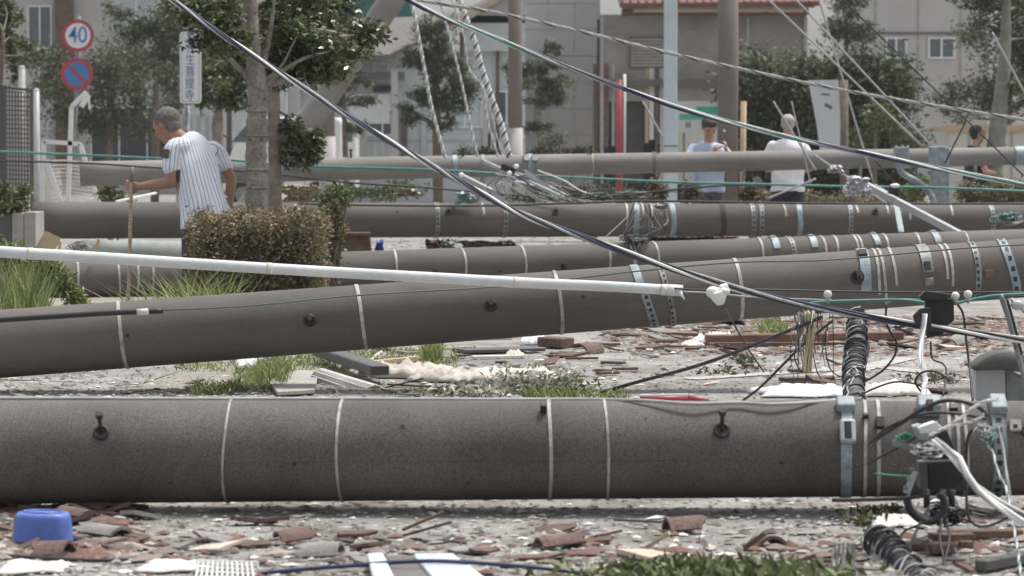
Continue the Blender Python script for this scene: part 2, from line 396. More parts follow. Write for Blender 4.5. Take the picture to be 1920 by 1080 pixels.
p1.plate(1893, 800, 22, 24, 'conc_grey', .012, 'tag_plate'); p1.plate(1893, 802, 8, 8, 'dark', .016, 'nut'); p1.bolt(1917, 810, 28, False)

p1.seam(-12)
for q_, y_, d_ in ((560, 870, 7), (880, 905, 6), (1210, 786, 5), (330, 905, 6), (1460, 868, 7)): p1.hole(q_, y_, d_)
p2 = pole_from_pix('fallen_utility_pole', 'long brown concrete pole slanting up to the right behind the white conduit', (-500, 682, 388), (2600, 452, 378), 133, 104, M['conc2'])
p2.band(231, 8, slant=-5); p2.band(678, 8, slant=-6); p2.band(1047, 8, slant=-3); p2.band(1383, 8, slant=-2)
p2.bolt(582, 601, 24); p2.bolt(918, 573, 24); p2.hole(243, 629, 8); p2.hole(1090, 557, 7)
p2.band(1206, 15, 'steelblue', .006, slant=-16, name='strap', slots=0, a0=12, a1=360); p2.band(1206, 15, 'steel', .006, slant=-16, name='strap', slots=12, a0=-80, a1=12)
p2.band(1248, 10, 'steel', .005, slant=-9, name='strap', slots=12, a0=-150, a1=150)
p2.band(1616, 19, 'steelblue', .008, name='clamp_band', a0=-20, a1=170); p2.plate(1616, 478, 16, 18, 'rust', .02, 'nut')
p2.bolt(1600, 520, 26); p2.band(1640, 6, slant=-2, a0=-30, a1=200); p2.band(1651, 6, slant=-4, a0=-60, a1=200); p2.band(1670, 6, a0=-15, a1=200)
p2.band(1730, 20, 'steel', .008, name='clamp_band', a0=5, a1=170); p2.plate(1730, 500, 12, 16, 'rust', .02, 'nut'); p2.plate(1731, 528, 16, 14, 'steel', .02, 'clamp_lug')
p2.band(1765, 6, a0=-10, a1=200); p2.band(1775, 6, a0=-25, a1=200)
p2.band(1823, 11, 'steel', .006, name='strap', slots=13, a0=-60, a1=160); p2.plate(1843, 514, 17, 15, 'redwood', .012, 'clip')
p2.band(1888, 16, 'steelblue', .007, slant=-10, name='strap', slots=20, a0=-50, a1=160)

p2.seam(-30)
p3 = pole_from_pix('fallen_utility_pole', 'concrete pole with many thin white bands lying just behind the slanting pole', (-350, 545, 236), (2500, 441, 208), 80, 62, M['conc2'])
for q in (143, 220, 254, 283, 737, 865, 977, 1135, 1178, 1183, 1225, 1421, 1537, 1560, 1598, 1605, 1655, 1715, 1805): p3.band(q, 4.5, slant=random.uniform(-1.5, 1.5))
for q, w in ((1447, 13), (1518, 13), (1635, 12), (1748, 13)): p3.band(q, w, 'steelblue', .010, name='clamp_band', a0=22, a1=165); p3.plate(q, 0, w * .8, 6, 'steel', .02, 'clamp_lug')
p3.band(1478, 9, 'steel', name='strap', slots=14)
p3.bolt(807, 512, 14, False); p3.hole(928, 508, 6); p3.bolt(1048, 500, 14)

p4 = pole_from_pix('fallen_utility_pole', 'brown concrete pole lying behind the bent man and crossing the whole road', (62, 413, 187), (2500, 412, 178), 70, 53, M['conc2'])
for q in (904, 1172, 1203, 1218, 1233, 1468, 1603, 1660, 1780, 1700): p4.band(q, 4.5, slant=random.uniform(-1, 1), a0=random.uniform(-5, 35), a1=170)
for q in (818, 945, 1590, 1855): p4.band(q, 8, 'steel', .006, name='strap', slots=16)
for q in (1408, 1424): p4.band(q, 8, 'steel', .008, name='strap', slots=18)
for q in (1190, 1258, 1495): p4.band(q, 10, 'steelblue', .008, name='clamp_band')
p4.band(1352, 9, 'rust', .006, name='strap')
for q in (838, 1038, 1635): p4.bolt(q, 398, 13, True)
p4.hole(742, 397, 5)

p5 = pole_from_pix('fallen_utility_pole', 'palest and farthest fallen concrete pole propped up at waist height before the onlookers', (150, 326, 176), (2500, 281, 168), 47, 29, M['conc5'])
for q in (852, 993, 1690, 1912): p5.band(q, 9 if q < 1600 else 22, 'steelblue', .01, name='clamp_band')
p5.band(905, 6, 'steel', .01, name='strap'); p5.band(1225, 5, 'conc_up', .01, name='strap'); p5.band(1110, 3, 'tape')
p5.plate(985, 298, 10, 14, 'steel', .03, 'clamp_lug'); p5.plate(1000, 298, 10, 14, 'steel', .03, 'clamp_lug')
for q, y in ((658, 292), (868, 290), (1108, 285), (1235, 283)):
    p, n = p5.surf(q, y + 3); b = MB(); b.tube([p, p + Vector((0, 0, .075))], .012, 8); b.tube([p + Vector((0, 0, .07)), p + Vector((0, 0, .09))], .02, 8); b.build('step_bolt', M['rust'], p5.root)
for q in (1394, 1612, 1827):
    c, r = p5.at(q); b = MB(); b.tube([c + Vector((0, -r * .6, -r * .5)), c + Vector((0, -r * .7, -r - .10))], .02, 8); b.build('step_bolt', M['steel'], p5.root)
# things that prop the poles
def stub(name, label, a, b_, w, m, cat):
    A = P(*a); B = P(*b_); r = w / 2 / a[2]; t = thing(name, label, cat, ((A.x + B.x) / 2, A.y, 0))
    q = MB(); q.tube([A, A.lerp(B, .5), B], r, 32); q.build('shaft', m, t); q = MB()
    d = (B - A).normalized(); q.tube([B, B + d * .003], r * .72, 24); q.build('hollow_end', M['void'], t); return t
M['concgreen'] = mat('mossy_grey_concrete', (.30, .32, .30), .9, 0, .2, 5, .3, 60)
stub('pole_stub', 'short pale green-grey length of broken pole under the brown pole beside the bent man', (160, 471, 214), (345, 474, 214), 43, M['concgreen'], 'broken pole')

def leaning_pole():
    A = P(425, 455, 140); B = P(775, -60, 140); q = Pole('leaning_utility_pole', 'grey concrete pole leaning steeply to the right above the parked vans', A, B, .19, .165, M['conc5'], (A.x, A.y, 0), 'damaged poles still off the ground')
    return q
leaning_pole()
def upright(px, w, s, label, top=-140, base=None, sleeve=None):
    g0 = P(px, 292 + EYE * s, s); A = Vector((g0.x, g0.y, 0)); B = A + Vector((0, 0, EYE + (292 - top) / s))
    t = thing('utility_pole', label, 'utility pole', A, 'upright concrete poles behind'); b = MB(); b.tube([A, A.lerp(B, .5), B], [w / 2 / s, w / 2 / s * .97, w / 2 / s * .93], 28)
    b.build('shaft', M['conc_up'], t)
    if sleeve:
        b = MB(); z = EYE + (292 - sleeve) / s; b.tube([A, A + Vector((0, 0, z))], w / 2 / s * 1.06, 28); b.build('sleeve', M['wallgrey'], t)
upright(614, 29, 95, 'brown upright concrete pole with a grey sleeve beside the parked van', sleeve=256)
upright(966, 27, 90, 'brown upright concrete pole with a pale sleeve before the grey panelled building', sleeve=240)
upright(1364, 40, 130, 'thick brown-grey upright pole behind the woman holding a phone')
# ------------------------------------------------------------ cables
def cable(name, label, cat, pts, rad, mats, pitch=.12, group=None, twist=1, n=8, sag=0):
    """pts: (px, py, s). mats: one material = a plain cable; several = strands twisted together"""
    path = smooth_path([P(*p) for p in pts], n)
    if len(mats) == 1:
        b = MB(); b.tube(path, rad, 8); return tag(recentre(b.build(name, M[mats[0]])), label, cat, group)
    # resample evenly
    L = [0]
    for a, b_ in zip(path, path[1:]): L.append(L[-1] + (b_ - a).length)
    N = max(8, int(L[-1] / (pitch / 9))); N = min(N, 900); out = []; j = 0
    for i in range(N + 1):
        d = L[-1] * i / N
        while j < len(L) - 2 and L[j + 1] < d: j += 1
        t = (d - L[j]) / max(1e-9, L[j + 1] - L[j]); out.append(path[j].lerp(path[j + 1], t))
    fr = frames_of(out); k = len(mats); root = thing(name, label, cat, out[len(out) // 2], group)
    sr = rad / (1 + 1 / math.sin(math.pi / k)) * 1.12; ro = rad - sr; step = L[-1] / N
    for q in range(k):
        b = MB(); ph = 0; pp = []
        for i in range(N + 1):
            a = 2 * math.pi * (i * step / pitch * twist + q / k) + .5 * math.sin(i * step * 1.7)
            pp.append(out[i] + fr[i][0] * math.cos(a) * ro + fr[i][1] * math.sin(a) * ro)
        b.tube(pp, sr, 6); b.build('strand', M[mats[q]], root)
    return root
CB = 'overhead cables fallen across the scene'
cable('twisted_cable', 'thick navy and white cable crossing from the top left down to the right edge', 'cable',
      [(250, -50, 330), (324, 0, 335), (420, 68, 340), (540, 146, 350), (700, 247, 365), (850, 333, 385), (970, 398, 400), (1100, 447, 415), (1250, 500, 430), (1400, 546, 440), (1530, 576, 445), (1700, 606, 448), (1920, 638, 450), (2050, 652, 450)],
      .0165, ['black', 'navy', 'silver', 'black', 'white'], 1.3, CB)
cable('twisted_cable', 'twisted blue and white cable running from the top centre down past the woman', 'cable',
      [(700, -40, 250), (765, 0, 250), (850, 40, 250), (960, 84, 250), (1060, 125, 250), (1250, 195, 250), (1380, 232, 250), (1500, 262, 250), (1650, 293, 250), (1780, 320, 250), (1920, 346, 250), (2000, 360, 250)],
      .021, ['navy', 'silver', 'teal', 'white', 'navy'], 1.9, CB)
cable('twisted_cable', 'grey twisted cable highest on the right, sagging across in front of the grey building', 'cable',
      [(720, -12, 220), (800, 3, 220), (920, 22, 220), (1075, 56, 220), (1300, 110, 220), (1560, 165, 220), (1740, 196, 220), (1920, 224, 220), (2050, 240, 220)],
      .0165, ['greyins', 'boxgrey', 'greyins', 'conc_grey'], .30, CB)
def teal(label, pts, r=.009): return cable('insulated_wire', label, 'wire', pts, r, ['teal'], group='thin insulated wires on the poles')
teal('teal wire running along the front of the farthest fallen pole', [(-60, 282, 185), (160, 291, 185), (300, 297, 185), (430, 300, 185), (560, 311, 185), (800, 318, 186), (960, 327, 186), (1100, 334, 186), (1280, 342, 186), (1450, 346, 186), (1600, 350, 186), (1760, 352, 186), (2000, 362, 186)], .0125)
cable('insulated_wire', 'black wire drooping just under the teal wire along the farthest fallen pole', 'wire', [(-60, 300, 183), (160, 306, 183), (300, 315, 183), (470, 322, 183), (640, 341, 184), (800, 352, 184), (960, 366, 184), (1080, 372, 184), (1170, 366, 184), (1300, 352, 184), (1420, 346, 184), (1600, 350, 184)], .010, ['black'], group='thin insulated wires on the poles')
cable('insulated_wire', 'black wire lying along the top of the brown pole behind the bent man', 'wire', [(560, 382, 200), (700, 385, 200), (900, 386, 200), (1100, 380, 200), (1240, 377, 200), (1500, 381, 200), (1700, 382, 200), (1960, 382, 200)], .010, ['black'], group='thin insulated wires on the poles')
cable('insulated_wire', 'dull green wire along the upper side of the slanting brown pole', 'wire', [(300, 582, 415), (470, 573, 415), (680, 553, 415), (950, 536, 412), (1200, 508, 412), (1380, 492, 412), (1560, 487, 412), (1800, 466, 412), (1990, 455, 412)], .0040, ['dullgreen'], group='thin insulated wires on the poles')
cable('cable_sleeve', 'black sheathed cable end with a pale splice lying on the left of the slanting pole', 'cable', [(-80, 605, 420), (60, 596, 420), (200, 587, 420), (306, 583, 420)], .013, ['black'])
q = MB(); q.tube([P(257, 585, 426), P(278, 584, 426)], .0135, 12); tag(recentre(q.build('splice_sleeve', M['offwhite'])), 'small pale splice tube on the black cable of the slanting pole', 'splice')
teal('bright teal wire strung low past the black junction box on the slanting pole', [(1500, 572, 440), (1545, 566, 440), (1640, 563, 440), (1700, 563, 440), (1770, 572, 440), (1830, 560, 440), (1880, 553, 440), (1960, 550, 440)], .0062)
teal('pale teal loop of wire above the bright one beside the black junction box', [(1660, 572, 436), (1680, 562, 436), (1720, 562, 436), (1770, 567, 436), (1800, 566, 436)], .004)
cable('black_wire', 'slim black wire running right from the end of the white conduit', 'wire', [(1265, 541, 445), (1330, 544, 440), (1420, 543, 430), (1560, 546, 428), (1700, 548, 428), (1960, 548, 428)], .0042, ['black'])
cable('black_wire', 'second black wire sagging a little lower from the end of the white conduit', 'wire', [(1265, 546, 445), (1330, 549, 440), (1400, 556, 430), (1480, 560, 428), (1560, 563, 428)], .0038, ['greyins'])
cable('black_cable', 'black cable rising from the verge to the hanging wires by the slanting pole', 'cable', [(1125, 736, 392), (1200, 715, 400), (1300, 688, 410), (1380, 660, 420), (1460, 628, 430), (1540, 595, 440)], .0085, ['black'])
cable('black_cable', 'black cable rising steeply from behind the nearest pole towards the spiral bundle', 'cable', [(1392, 752, 420), (1430, 722, 425), (1500, 652, 432), (1560, 602, 440)], .0058, ['black'])
cable('black_wire', 'thin black wire hanging from the white insulator cap to the road', 'wire', [(1358, 572, 440), (1372, 600, 430), (1400, 650, 420), (1432, 697, 410)], .0042, ['black'])
cable('black_cable', 'long thin dark cable on the asphalt behind the nearest pole at the left', 'cable', [(-60, 712, 366), (80, 716, 368), (200, 722, 372), (350, 727, 378), (450, 729, 379)], .0075, ['black'])
cable('black_cable', 'dark blue-black cable on the rubble along the bottom left edge', 'cable', [(-60, 1036, 655), (60, 1046, 662), (180, 1051, 665), (300, 1048, 662), (420, 1056, 668), (560, 1068, 675)], .0065, ['black'])
cable('black_cable', 'dark cable curving along the bottom edge before the pale blue planks', 'cable', [(420, 1085, 690), (520, 1072, 690), (640, 1062, 690), (800, 1052, 690), (960, 1060, 690), (1100, 1075, 690)], .006, ['navy'])
cable('grey_cable', 'pale grey cable lying wavily along the top of the nearest pole', 'cable', [(x_, y_, s_) for x_, y_, s_ in ((-60, 747, 578), (150, 747, 578), (300, 748, 578), (620, 748, 578), (920, 749, 578), (1080, 749, 578), (1200, 751, 585), (1300, 757, 588), (1380, 755, 587), (1440, 758, 588), (1500, 756, 587), (1570, 751, 582))], .006, ['greyins'])
# cables that hang down from the top centre
for i, (lab, pts, r, ms) in enumerate([
    ('leftmost white twisted cable hanging from the top centre before the dark tree', [(760, -30, 190), (775, 20, 190), (785, 70, 190), (796, 130, 190), (808, 195, 190), (822, 250, 190), (835, 296, 190)], .019, ['silver', 'white', 'greyins']),
    ('second white twisted cable hanging before the white house', [(818, -30, 190), (830, 20, 190), (845, 75, 190), (862, 140, 190), (873, 190, 190), (885, 250, 190), (896, 294, 190)], .014, ['silver', 'white', 'greyins']),
    ('thick pale bundle of twisted cables hanging just left of the upright pole', [(850, -30, 192), (868, 20, 192), (890, 80, 192), (905, 135, 192), (922, 185, 192), (940, 235, 192), (955, 294, 192)], .032, ['silver', 'white', 'greyins', 'black', 'white']),
    ('loose pale strand beside the thick hanging bundle', [(842, -20, 190), (858, 30, 190), (870, 70, 190), (880, 130, 190), (905, 165, 190), (915, 230, 190), (934, 294, 190)], .011, ['silver', 'greyins', 'white']),
    ('thin pale strand between the hanging bundle and the upright pole', [(905, 160, 188), (918, 200, 188), (930, 250, 188), (943, 294, 188)], .008, ['silver', 'greyins', 'white'])]):
    cable('hanging_cable', lab, 'cable', pts, r, ms, .10, 'cables hanging from the top of the picture')
GW = 'thin grey guy wires across the right background'
for lab, a, b_, r in [
    ('guy wire from beside the banner end down to the farthest pole near the red post', (1205, 190, 172), (1243, 258, 172), .011),
    ('guy wire slanting past the white head of the onlooker', (1450, 190, 190), (1530, 320, 190), .009),
    ('guy wire dropping to the left of the leaning white plate', (1484, 190, 190), (1520, 345, 190), .007),
    ('long guy wire running from the shop roof to the right of the white plate', (1420, -20, 180), (1730, 275, 180), .010),
    ('twin guy wire just above the long one', (1475, -20, 182), (1745, 272, 182), .010),
    ('guy wire falling behind the steel bracket on the far pole', (1530, -20, 178), (1640, 350, 178), .010),
    ('guy wire crossing the dark hedge from left to right', (1560, -20, 186), (1920, 330, 186), .008),
    ('guy wire beside the lichened trunk at the upper right', (1860, 60, 190), (1930, 190, 190), .010),
    ('guy wire from under the far pole to the crumpled sheet', (1526, 290, 192), (1690, 400, 192), .010),
    ('guy wire lowest before the white-shirted onlooker', (1440, 372, 192), (1530, 335, 192), .010),
    ('guy wire crossing the opening in front of the dark shop', (1640, 300, 180), (1700, 372, 180), .009),
    ('short dark guy wire over the right end of the far pole', (1812, 225, 192), (1772, 306, 192), .008)]:
    cable('guy_wire', lab, 'wire', [a, tuple((x + y) / 2 for x, y in zip(a, b_)), b_], r, ['greyins'] if 'dark' not in lab else ['black'], group=GW)

# ------------------------------------------------------------ white conduit with its coupler, cap and insulators
t = thing('conduit_pipe', 'long thin white plastic conduit slanting across in front of the brown pole', 'pipe', P(640, 560, 430))
b = MB(); ptsc = [P(-120, 462, 425), P(0, 472, 425), P(200, 484, 427), P(400, 497, 429), P(600, 509, 431), P(800, 520, 434), P(1000, 531, 437), P(1140, 537, 440), P(1245, 543, 441)]
b.tube(smooth_path(ptsc, 5), [(.0262 - .0045 * i / 40) for i in range(41)], 20, True); b.build('tube', M['pipe'], t)
for a in (52, 500, 962, 1240):
    y = np.interp(a, [0, 200, 400, 600, 800, 1000, 1140, 1245], [472, 484, 497, 509, 520, 531, 537, 543]); b = MB(); c = P(a, y, 425 + a / 75); d = P(a + 10, y + .6, 425 + a / 75)
    b.tube([c, c.lerp(d, .5), d], .0268 - .0035 * a / 1240, 20); b.build('joint_ring', M['offwhite'], t)
b = MB(); b.tube([P(1242, 543, 441), P(1262, 544, 441), P(1280, 545, 441)], [.0235, .0245, .0235], 20); b.build('coupler', M['pipe'], t)
b = MB(); b.tube([P(1276, 547, 446), P(1279, 555, 446), P(1284, 562, 446)], [.006, .005, .002], 8); b.build('hook', M['white'], t)
b = MB(); b.ell(P(1337, 548, 445), (.031, .026, .026)); b.ell(P(1356, 546, 445), (.030, .028, .020)); b.tube([P(1344, 548, 445), P(1349, 561, 445), P(1351, 572, 445)], [.036, .030, .014], 16); b.tube([P(1365, 536, 445), P(1352, 542, 445)], [.014, .02], 12)
o = b.build('cable_insulator', M['white']); rm = o.modifiers.new('remesh', 'REMESH'); rm.mode = 'VOXEL'; rm.voxel_size = .003; rm.use_smooth_shade = True
sm_ = o.modifiers.new('smooth', 'SMOOTH'); sm_.iterations = 6
tag(recentre(o), 'white heart-shaped plastic cap hanging on the wires at the end of the conduit', 'insulator cap')
for px, py, lab in ((1552, 552, 'small white ceramic insulator on the black wires left of the spiral bundle'), (1791, 555, 'left round white insulator beside the black junction box'), (1815, 552, 'right round white insulator beside the black junction box')):
    t = thing('insulator', lab, 'insulator', P(px, py, 440), 'small insulators on the slanting pole'); b = MB(); b.ell(P(px, py, 445), (.018, .015, .018)); b.build('cap', M['offwhite'], t)
    b = MB(); b.tube([P(px, py + 5, 445), P(px, py + 17, 445)], .007, 10); b.ell(P(px, py + 10, 445), (.015, .015, .006)); b.build('stem', M['greyins'], t)

# ------------------------------------------------------------ spiral bundle that hangs to the nearest pole
t = thing('spiral_cable_bundle', 'thick upright bundle of black cable wrapped in spiral binding behind the nearest pole', 'cable bundle', P(1603, 760, 470))
core = smooth_path([P(1606, 585, 440), P(1606, 640, 445), P(1600, 700, 452), P(1603, 765, 468)], 8)
b = MB(); b.tube(core, [.030 + .010 * math.sin(math.pi * min(1, i / (len(core) - 1) * .9)) for i in range(len(core))], 16); b.build('core', M['boxgrey'], t)
fr = frames_of(core)
for q, (mm, ph, pitch) in enumerate((('black', 0, 1.7), ('silver', 1, 2.1), ('black', 2, 1.5), ('silver', 3.3, 2.4), ('black', 4.2, 2.7), ('greyins', 5, 1.3), ('black', .5, 2.3), ('white', 2.5, 1.9))):
    b = MB(); pp = []; N = 420
    for i in range(N):
        u = i / (N - 1) * (len(core) - 1); j = min(int(u), len(core) - 2); c = core[j].lerp(core[j + 1], u - j); a = ph + u * (pitch * (1.9 if q < 3 else .25)) + .5 * math.sin(i * .05 + q) + .3 * math.sin(i * .11 + q)
        rr = .036 + .010 * math.sin(math.pi * min(1, u / (len(core) - 1) * .9)) + .003 * math.sin(i * .23 + q * 2)
        pp.append(c + fr[j][0] * math.cos(a) * rr + fr[j][1] * math.sin(a) * rr)
    b.tube(pp, .0034 if mm not in ('silver', 'white') else .0018, 6); b.build('binding_wire', M[mm], t)

# ------------------------------------------------------------ black junction box on the slanting pole
t = thing('junction_box', 'black cracked junction housing with a white cable, hung under the slanting brown pole', 'junction box', P(1760, 640, 445))
def lump(pts, s, d, m, name, parent, bev=.004):      # polygon (pixels) extruded into depth
    b = MB(); f = [P(x, y, s) for x, y in pts]; c = sum(f, Vector()) / len(f); dd = Vector((0, d, 0)); n = len(f)
    back = [c + (v - c) * .9 + dd for v in f]
    b.add(f + back, [list(range(n)), [n + i for i in range(n)][::-1]] + [(i, (i + 1) % n, n + (i + 1) % n, n + i) for i in range(n)], 0, False)
    return b.build(name, M[m], parent, bev)
lump([(1735, 560), (1788, 560), (1790, 600), (1776, 612), (1768, 628), (1738, 634)], 447, .10, 'box', 'case', t)
lump([(1712, 592), (1726, 578), (1744, 576), (1748, 622), (1728, 618), (1716, 606)], 452, .05, 'black', 'torn_flap', t)
lump([(1722, 558), (1735, 545), (1760, 548), (1786, 552), (1776, 562), (1730, 564)], 449, .07, 'box', 'lid', t)
cable('grey_cable', 'pale grey cable dropping from the black junction box to the nearest pole', 'cable', [(1734, 588, 456), (1732, 610, 456), (1728, 640, 458), (1726, 665, 460), (1734, 700, 466), (1733, 730, 480), (1731, 755, 560)], .0125, ['greyins', 'white', 'greyins'], .5)
for i, (lab, pts, r) in enumerate([
    ('black loop of wire hanging from the teal wire left of the junction box', [(1662, 572, 440), (1661, 600, 440), (1668, 620, 440), (1680, 640, 440), (1678, 665, 440), (1660, 690, 440), (1640, 705, 440), (1622, 715, 440)], .0048),
    ('wire bowed out on the right from the insulators down to the grey lamp housing', [(1795, 570, 440), (1806, 590, 440), (1812, 640, 440), (1818, 690, 442), (1824, 752, 450)], .005),
    ('thin black wire curling below the junction box', [(1745, 640, 440), (1748, 672, 440), (1768, 682, 442), (1775, 700, 445), (1768, 742, 450)], .0042),
    ('round black wire loop standing over the pale sheet', [(1740, 745, 470), (1722, 728, 470), (1717, 712, 470), (1730, 698, 470), (1752, 696, 470), (1768, 704, 470), (1782, 714, 470)], .0045),
    ('black arc of wire from the spiral bundle over the white sheet', [(1612, 742, 470), (1640, 728, 470), (1680, 716, 470), (1722, 722, 470), (1738, 742, 470)], .004),
    ('fine black wire sagging left of the spiral bundle', [(1552, 610, 430), (1548, 650, 430), (1556, 690, 430), (1576, 708, 430)], .0028),
    ('fine drooping wire beside the yellow rag', [(1530, 590, 430), (1522, 640, 430), (1530, 690, 430), (1540, 712, 430)], .0026),
    ('fine dark wire on the left of the yellow rag', [(1490, 590, 430), (1496, 630, 430), (1490, 672, 430), (1504, 700, 430)], .0026)]):
    cable('loose_wire', lab, 'wire', pts, r, ['black'], group='loose wires hanging between the two nearest poles')
# steel arm at the right edge and yellow rag
t = thing('hanging_bracket', 'thin black and grey steel bracket arm hanging at the right edge under the slanting pole', 'bracket', P(1905, 700, 445))
b = MB(); b.tube(smooth_path([P(1876, 552, 440), P(1892, 600, 440), P(1908, 660, 440), P(1926, 730, 440)], 5), .012, 10); b.build('arm', M['steel'], t)
b = MB(); b.tube(smooth_path([P(1888, 560, 442), P(1902, 610, 442), P(1916, 665, 442)], 5), .006, 8); b.build('rod', M['black'], t)
b = MB(); b.ell(P(1908, 572, 442), (.03, .02, .022)); b.tube([P(1895, 560, 442), P(1922, 585, 442)], .008, 8); b.build('joint', M['lightgrey'], t)
def rag(name, label, cat, cx, top, bot, w, s, m):
    b = MB(); nx_, nz_ = 10, 14; vs = []
    for j in range(nz_ + 1):
        for i in range(nx_ + 1):
            u = i / nx_ - .5; v = j / nz_; ww = w * (1 - .35 * v + .15 * math.sin(v * 9))
            p = P(cx + u * ww + 3 * math.sin(v * 5), top + (bot - top) * v + 4 * math.sin(u * 14), s); p.y += .012 * math.sin(u * 17 + v * 3); vs.append(p)
    fs = [(j * (nx_ + 1) + i, j * (nx_ + 1) + i + 1, (j + 1) * (nx_ + 1) + i + 1, (j + 1) * (nx_ + 1) + i) for j in range(nz_) for i in range(nx_)]
    b.add(vs, fs); o = b.build(name, M[m]); so = o.modifiers.new('solid', 'SOLIDIFY'); so.thickness = .004; return tag(recentre(o), label, cat)
rag('rag', 'pale yellow rag hanging in a narrow strip left of the spiral cable bundle', 'rag', 1517, 585, 697, 20, 436, 'yellow')
rag('rag', 'shorter cream strip of cloth caught on the wires beside the yellow rag', 'rag', 1503, 588, 626, 14, 434, 'cloth')
rag('rag', 'small off-white strip of cloth right of the spiral cable bundle', 'rag', 1625, 640, 682, 8, 440, 'cloth')

# grey lamp housing at the right
t = thing('lamp_housing', 'light grey lamp housing with a dark curved hood lying at the right edge', 'lamp housing', G(1880, 795))
S = 430
b = MB(); poly = [(1829, 694), (1884, 690), (1886, 752), (1830, 752)]
lump(poly, S, .16, 'lightgrey', 'case', t, .006)
lump([(1885, 690), (1935, 712), (1940, 752), (1887, 752)], S - 2, .16, 'steel', 'side_cover', t, .004)
vs = []; k = 14
b = MB()
for i in range(k + 1):
    a = i / k; x = 1826 + (1945 - 1826) * a; y = 702 - 42 * math.sin(math.pi * (.06 + .80 * a)) ** .75
    for dy in (0, .2): 
        p = P(x, y, S + 3); p.y += dy; vs.append(p)
        p = P(x, max(y + 2, 694 + 14 * max(0, a - .45)), S + 3); p.y += dy; vs.append(p)
fs = []
for i in range(k):
    o_ = i * 4; fs += [(o_, o_ + 4, o_ + 5, o_ + 1), (o_ + 2, o_ + 3, o_ + 7, o_ + 6), (o_, o_ + 2, o_ + 6, o_ + 4), (o_ + 1, o_ + 5, o_ + 7, o_ + 3)]
fs += [(0, 1, 3, 2), (k * 4, k * 4 + 2, k * 4 + 3, k * 4 + 1)]
b.add(vs, fs, 0, True); b.build('hood', M['boxgrey'], t)

# ------------------------------------------------------------ wrecked equipment in front of the nearest pole (right)
S = 640
t = thing('equipment_box', 'open black equipment box with torn terminals hanging before the nearest pole', 'equipment box', P(1770, 960, S))
lump([(1738, 865), (1800, 862), (1812, 900), (1800, 912), (1790, 922), (1755, 930), (1738, 925)], S, .13, 'box', 'case', t, .006)
lump([(1724, 866), (1738, 864), (1740, 926), (1726, 918)], S + 4, .10, 'boxgrey', 'side', t, .003)
lump([(1756, 808), (1776, 806), (1790, 838), (1800, 864), (1742, 868), (1740, 835)], S - 6, .10, 'black', 'lid', t, .005)
lump([(1711, 800), (1726, 795), (1744, 808), (1740, 826), (1722, 824)], S + 8, .07, 'lightgrey', 'inner_case', t, .003)
lump([(1720, 802), (1755, 790), (1768, 802), (1740, 812), (1726, 814)], S + 10, .06, 'white', 'terminal_cover', t, .003)
lump([(1673, 826), (1677, 823), (1718, 836), (1720, 843), (1714, 846), (1672, 836)], S + 14, .02, 'steelblue', 'terminal_strip', t, .003)
lump([(1714, 882), (1722, 885), (1706, 928), (1693, 924)], S + 14, .02, 'lightgrey', 'terminal_strip', t, .003)
for x, y in ((1712, 879), (1707, 898), (1701, 915)):
    b = MB(); b.ell(P(x - 3, y, S + 16), (.008, .008, .007)); b.build('terminal_screw', M['steel'], t)
# two dark legs under it
for x in (1737, 1768, 1784):
    b = MB(); b.tube([P(x, 918, S + 6), P(x + 1, 952, S + 6)], .010, 8); b.build('cable_gland', M['box'], t)
def tangle(name, label, c, rpx, n, mats, r, s, flat=1., parent=None):
    root = MB()
    for i in range(n):
        cx = c[0] + random.gauss(0, rpx * .25); cy = c[1] + random.gauss(0, rpx * .25 * flat); pts = []
        a0 = random.uniform(0, 6.3); k = 9; e = random.uniform(.4, 1); R0 = rpx * random.uniform(.45, 1)
        for j in range(k):
            a = a0 + j * random.uniform(.5, 1.1)
            p = P(cx + R0 * math.cos(a), cy + R0 * flat * e * math.sin(a), s + random.uniform(-8, 8)); pts.append(p)
        root.tube(smooth_path(pts, 5), r * random.uniform(.7, 1.2), 6, mi=i % len(mats))
    o = root.build(name, [M[m] for m in mats], parent)
    if parent is None: tag(recentre(o), label, 'wire tangle', kind='stuff')
    return o
tangle('wire_tangle', 'tangle of silver and white wire ends on the open equipment box', (1742, 845), 24, 26, ['silver', 'greyins', 'white', 'black'], .0022, S + 16, .6)
tangle('wire_tangle', 'small knot of bright green wire left of the equipment box', (1697, 818), 13, 9, ['green'], .0025, S + 14, .45)
tangle('wire_tangle', 'tangle of teal and silver wire ends on the perforated strap of the nearest pole', (1846, 815), 17, 14, ['teal', 'silver', 'greyins'], .0024, S + 10, 1.2)
tangle('wire_tangle', 'small knot of wires on the fallen crossarm at the far pole', (1240, 388), 13, 10, ['black', 'silver', 'white'], .006, 205, .5)
tangle('wire_tangle', 'jumble of grey and black wires below the brown pole behind', (1190, 447), 24, 12, ['black', 'greyins', 'black'], .005, 222, .35)
tangle('wire_tangle', 'grey wire scribble beside the planks under the pole at the left', (148, 462), 22, 14, ['greyins', 'silver', 'black'], .003, 255, .5)
tangle('wire_tangle', 'teal and black wire knot at the right end of the brown pole behind', (1888, 408), 26, 16, ['teal', 'black', 'teal', 'silver'], .006, 195, .5)
tangle('wire_tangle', 'black wires knotted under the equipment box', (1765, 965), 34, 20, ['black', 'black', 'greyins'], .0032, S + 4, .8)

